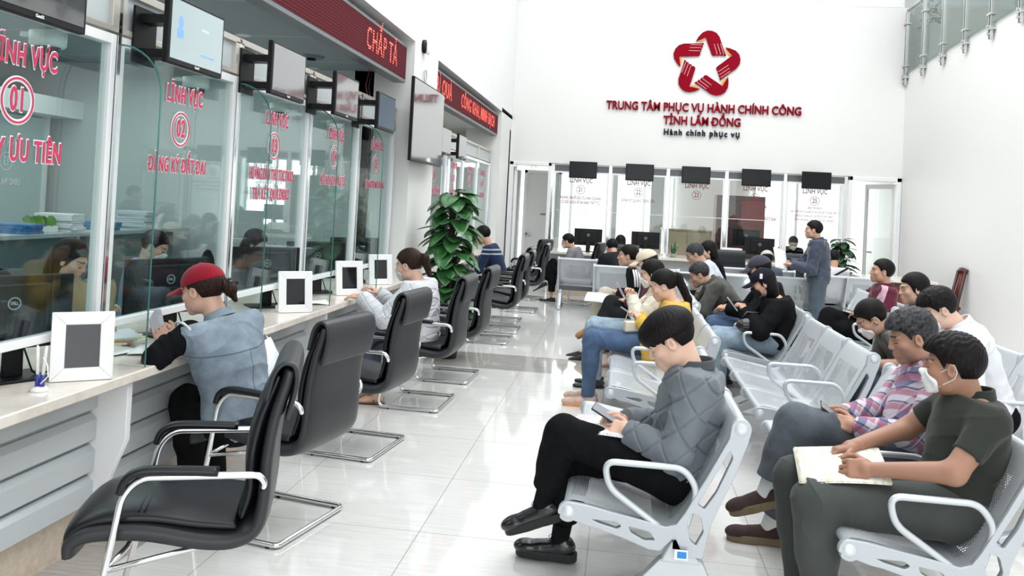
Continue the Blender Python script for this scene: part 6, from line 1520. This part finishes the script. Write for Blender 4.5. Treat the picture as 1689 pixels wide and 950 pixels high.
yl, _ = sit('woman with a long black ponytail in a mustard yellow hoodie and blue jeans, peach sneakers', .43, 6.87, 90, (.355, 6.87, .985), (.455, 6.87, .865), hp=22, top=yellow_k, top_th=.026, wr=.010, leg=blue_jeans, leg_th=.012, knee=.62, foot=.63, kz=.54, q=0, wrists=((.19, 6.80, .715), (.18, 6.93, .72)), hair=('pony', hair_black, [(A(0, -.10, .05), A(0, -.13, .03), .028, .034), (A(0, -.13, .03), A(0, -.15, -.16), .036, .030), (A(0, -.15, -.16), A(0, -.13, -.28), .030, .012)]), tone=PALE, shoe=(coral, orange_sole, 'lace'), collar=None)
def side_part(body, name, pts, m, r):
    R0 = Matrix.Rotation(-body.rotation_euler.z, 4, 'Z') @ Matrix.Translation(-body.location)
    return MB().tube([tuple(R0 @ Vector(p)) for p in pts], r, 6).build(name, m, body, smooth=True)
jt = MB().grid(lambda a, b_: (.20+.24*a+.01*math.sin(b_*9), 6.66-.02*math.sin(a*7), .66-.25*b_-.02*a), 10, 8).build('jacket_tail', yellow_k, yl, smooth=True, solid=.02)
jt.data.transform(Matrix.Rotation(-yl.rotation_euler.z, 4, 'Z') @ Matrix.Translation(-yl.location))
phone('small phone in the hands of the woman in the yellow hoodie', (.09, 6.86, .755), (math.radians(30), 0, math.radians(85)))
tag(MB().grid(lambda a, b_: (.40+.10*math.sin(a*3)*.3+.05*a, 6.70-.13*a+.02*math.sin(b_*6), .78-.34*b_), 8, 8).build('yellow_scarf', yellow_k, None, smooth=True, solid=.012), 'mustard yellow jacket tail hanging over the bench beside her', 'garment') if False else None
bag_c = mat('cream_leather_bag', (.66, .62, .50), .4)
r = empty('handbag', (.14, 6.80, .615), .3, 'small cream shoulder bag on the lap of the woman in yellow', 'bag')
MB().box(-.09, .09, -.03, .03, 0, .085, Rz(.2)).build('bag_body', bag_c, r, bevel=.012); MB().tube([(-.08, 0, .08), (-.04, 0, .2), (.1, .02, .28), (.2, .05, .3)], .004, 6).build('strap', bag_c, r, smooth=True)

# ---- middle bench row
tweed = cloth('grey_brown_wool_jacket', (.085, .085, .075), .2, 40, .9, .4)
sit('grey haired man in a grey brown jacket bent forward, elbows on knees', 1.24, 8.9, 90, (.82, 8.9, .945), (.94, 8.9, .88), hp=28, knee=.42, foot=.36, top=tweed, top_th=.030, wr=.010, leg=blue_jeans, leg_th=.02, kz=.54, wrists=((.66, 8.83, .62), (.66, 8.97, .62)), hair=('short', hair_grey), tone=(.52, .31, .22), q=1, shoe=(black_shoe, black_sole, 'slip'), collar=tweed)
light_shirt = cloth('pale_checked_shirt', (.55, .58, .64), .06, 40)
sit('greying man with glasses in a pale shirt bending over papers', 1.25, 10.2, 90, (.88, 10.2, 1.09), (.98, 10.2, 1.0), hp=26, top=light_shirt, top_th=.020, leg=black_cloth, hair=('short', hair_grey), tone=(.52, .31, .22), glasses=True, q=1, shoe=(black_shoe, black_sole, 'slip'))
sit('woman with a black bob seated behind the man with glasses', 1.3, 11.1, 90, (1.12, 11.1, 1.10), (1.18, 11.1, .99), top=black_knit, leg=black_cloth, hair=('long', hair_black), tone=PALE, q=2)
black_coat = cloth('black_wool_coat', (.009, .009, .010), .2, 40, .9, .3); navy_cap = cloth('black_baseball_cap', (.014, .014, .022), .1, 50, .8); navy_cap2 = cloth('faded_navy_cap', (.045, .045, .065), .1, 50, .85)
sit('woman in a black cap, black mask and black coat looking at her phone', 1.40, 7.58, 90, (1.245, 7.58, 1.00), (1.36, 7.58, .88), hp=20, top=black_coat, top_th=.040, wr=.010, leg=lt_denim, leg_th=.022, knee=.52, kz=.51, foot=.5, wrists=((1.10, 7.50, .76), (1.10, 7.64, .76)), cap_=navy_cap, hair=('long', hair_black), mask=black_mask, tone=(.60, .36, .26), q=1, shoe=(black_shoe, black_sole, 'slip'))
MB()
phone('dark phone held by the woman in the black cap', (.99, 7.57, .80), (math.radians(50), 0, math.radians(75)))
tag(MB().box(-.012, .012, -.004, .0, -.022, .022).build('cap_badge', paper, None, bevel=.002), 'small white badge on the side of the black cap', 'badge').location = (1.21, 7.478, 1.065)
sit('person in a faded navy cap and black jacket behind the woman in the black cap', 1.42, 8.22, 90, (1.31, 8.22, 1.08), (1.40, 8.22, .96), hp=16, top=black_coat, top_th=.036, leg=blue_jeans, leg_th=.02, knee=.5, kz=.53, cap_=navy_cap2, hair=('short', hair_black), mask=black_mask, tone=TAN, q=1, shoe=(black_shoe, black_sole, 'slip'), wrists=((1.02, 8.1, .70), (1.05, 8.3, .70)))
r = empty('black_handbag', (1.14, 7.40, .60), .2, 'black leather handbag on the lap of the woman in the black cap', 'bag')
MB().ell((0, 0, .05), (.14, .06, .07), 20, 10).build('bag_body', black_shoe, r, smooth=True); MB().tube([(-.1, 0, .09), (-.05, 0, .16), (.05, 0, .16), (.1, 0, .09)], .007, 6).build('handle', black_shoe, r, smooth=True)

# ---- right bench row
mrn = cloth('maroon_track_shirt', (.10, .012, .03), .15, 30, .7); s_ = sep(mrn, coords(mrn)); u_ = M2(mrn, 'ADD', s_[1], M2(mrn, 'MULTIPLY', s_[2], .35)); base(mrn, mix(mrn, M2(mrn, 'MULTIPLY', M2(mrn, 'MULTIPLY', M2(mrn, 'GREATER_THAN', u_, .27), M2(mrn, 'LESS_THAN', u_, .31)), M2(mrn, 'LESS_THAN', s_[0], -.1)), (.10, .012, .03), (.60, .38, .46)))
sit('man in a maroon track shirt gazing left, holding a phone', 2.50, 8.72, 90, (2.56, 8.72, 1.095), (2.60, 8.72, .955), hp=-4, cross='R', top=mrn, top_th=.024, wr=.008, collar=mrn, leg=black_cloth, leg_th=.026, hair=('short', hair_black), tone=(.50, .29, .20), q=1, shoe=(black_shoe, black_sole, 'slip'), wrists=((2.36, 8.62, .66), (2.36, 8.80, .66)))
phone('grey phone in the hands of the man in the maroon shirt', (2.27, 8.7, .70), (.3, 0, 1.4))
camo = cloth('grey_green_tee', (.13, .14, .125), .5, 60, .9)
sit('man with cropped hair and white mask in a grey green tee, bent forward', 2.08, 5.92, 90, (1.685, 5.92, .935), (1.80, 5.92, .885), hp=38, knee=.42, kz=.54, top=camo, top_th=.020, sleeve=.33, collar=camo, leg=navy_jeans, leg_th=.022, hair=('short', hair_black), tone=(.50, .29, .20), mask=white_mask, q=1, shoe=(black_shoe, black_sole, 'slip'), wrists=((1.66, 5.78, .66), (1.66, 5.95, .68)), eL=(1.84, 5.70, .68))
white_sh = cloth('white_dress_shirt', (.76, .77, .80), .04, 30)
sit('young man in a white shirt and white mask bowing his head by the right wall', 2.20, 5.28, 90, (1.88, 5.28, 1.085), (2.00, 5.28, 1.0), hp=30, top=white_sh, top_th=.024, wr=.010, collar=white_sh, leg=black_cloth, leg_th=.02, hair=('spiky', hair_black), tone=PALE, mask=white_mask, q=1, shoe=(black_shoe, black_sole, 'slip'), wrists=((1.80, 5.2, .66), (1.80, 5.36, .66)))
sit('woman with parted dark hair seated behind the man in the white shirt', 2.35, 6.85, 90, (2.25, 6.85, 1.08), (2.31, 6.85, .96), hp=8, top=cloth('grey_red_jacket', (.20, .20, .20), .2, 20), top_th=.024, leg=black_cloth, hair=('long', hair_black), tone=(.56, .35, .26), q=1, shoe=(black_shoe, black_sole, 'slip'))
r = empty('red_grey_bag', (1.98, 6.5, .60), 0, 'red and grey plastic bag held beside the man in the white shirt', 'bag')
MB().grid(lambda a, b_: ((.11+.02*math.sin(9*a*6.28/3))*math.cos(a*6.2832)*(1-.3*b_), .07*math.sin(a*6.2832), .32*b_), 32, 8).build('bag_body', cloth('grey_bag_plastic', (.38, .38, .40), .3, 12, .4), r, smooth=True)
MB().prism([(-.07, .12), (.06, .24), (.07, .12), (-.02, .05)], -.078, -.072, 'y').build('red_print', mat('bright_red_print', (.62, .02, .05), .5), r)

# ---- standing man
slate = cloth('slate_blue_bomber', (.055, .065, .095), .2, 14, .45, .3)
person('man standing in a slate blue bomber jacket and jeans holding white papers', (2.58, 11.5), math.radians(74),
    hip=(2.59, 11.5, .80), neck=(2.56, 11.5, 1.30), head=(2.50, 11.5, 1.43), hp=2, hy=.1, shs=1.08,
    wL=(2.22, 11.38, .97), eL=(2.45, 11.30, .93), wR=(2.22, 11.60, .99), eR=(2.43, 11.74, .95), aL=(2.54, 11.42, .08), kL=(2.55, 11.42, .42), aR=(2.62, 11.60, .08), kR=(2.61, 11.60, .42), tL=(-1, .0, 0), tR=(-1, .3, 0),
    top=slate, top_th=.040, wr=.014, collar=slate, leg=denim('slate_denim', (.015, .03, .05), (.04, .07, .10)), leg_th=.030, leg_len=.95, hem=.06, shoe=(black_shoe, black_sole, 'slip'), hair=('short', hair_black), tone=(.58, .35, .25), q=1, top_low=.74)
sheets('white papers held up by the standing man', (2.08, 11.42, 1.03), (math.radians(68), .2, math.radians(30)), .22, .28, 2, .02)

# ---- staff behind the glass
sit('staff member with white mask in a black jacket behind back counter 25', 3.18, 16.75, 180, (3.22, 16.45, 1.10), (3.2, 16.55, 1.0), hp=32, top=black_coat, top_th=.03, leg=black_cloth, hair=('pony', hair_black), tone=PALE, mask=white_mask, q=2, wr_z=.84)
teal_hood = cloth('grey_green_hoodie', (.35, .38, .34), .1, 30)
stf = [('staff member in a grey hoodie seated behind counter 02', -3.45, 4.75, teal_hood, 'long', None), ('staff member in a dark jacket seated behind counter 01', -3.45, 3.55, cloth('dark_teal_jacket', (.05, .07, .075), .1), 'short', white_mask), ('staff member in a blue shirt behind counter 03, farther back', -3.75, 6.2, cloth('pale_blue_shirt', (.30, .42, .55), .08), 'short', white_mask), ('staff member in black behind counter 04', -3.4, 7.25, black_knit, 'long', white_mask)]
for lb, x, y, m_, h_, mk in stf:
    sit(lb, x, y, -80, (x+.14, y, 1.10), (x+.06, y, .99), hp=25, top=m_, top_th=.025, leg=black_cloth, hair=(h_, hair_black), tone=PALE, mask=mk, q=2, wr_z=.80, wr_f=.34, group='staff in the office behind the left glass')
    r = empty('office_chair', (x-.02, y, 0), math.radians(-80), 'black office chair under the '+lb, 'chair', 'swivel chairs of the office staff')
    MB().ell((0, -.02, .42), (.25, .25, .045), 16, 8).build('seat', black_knit, r, smooth=True); MB().ell((0, -.27, .76), (.22, .05, .27), 16, 8).build('backrest', black_knit, r, smooth=True)
    MB().tube([(0, 0, .08), (0, 0, .40)], .03, 8).build('column', chrome, r, smooth=True)
    st5 = MB()
    for k in range(5): st5.tube([(0, 0, .09), (.28*math.cos(k*1.257), .28*math.sin(k*1.257), .05)], .022, 6)
    st5.build('star_base', black_plastic, r, smooth=True); MB().tube([(0, -.2, .40), (0, -.3, .5), (0, -.29, .6)], .02, 6).build('back_bracket', black_plastic, r, smooth=True)
bpy.context.view_layer.update()
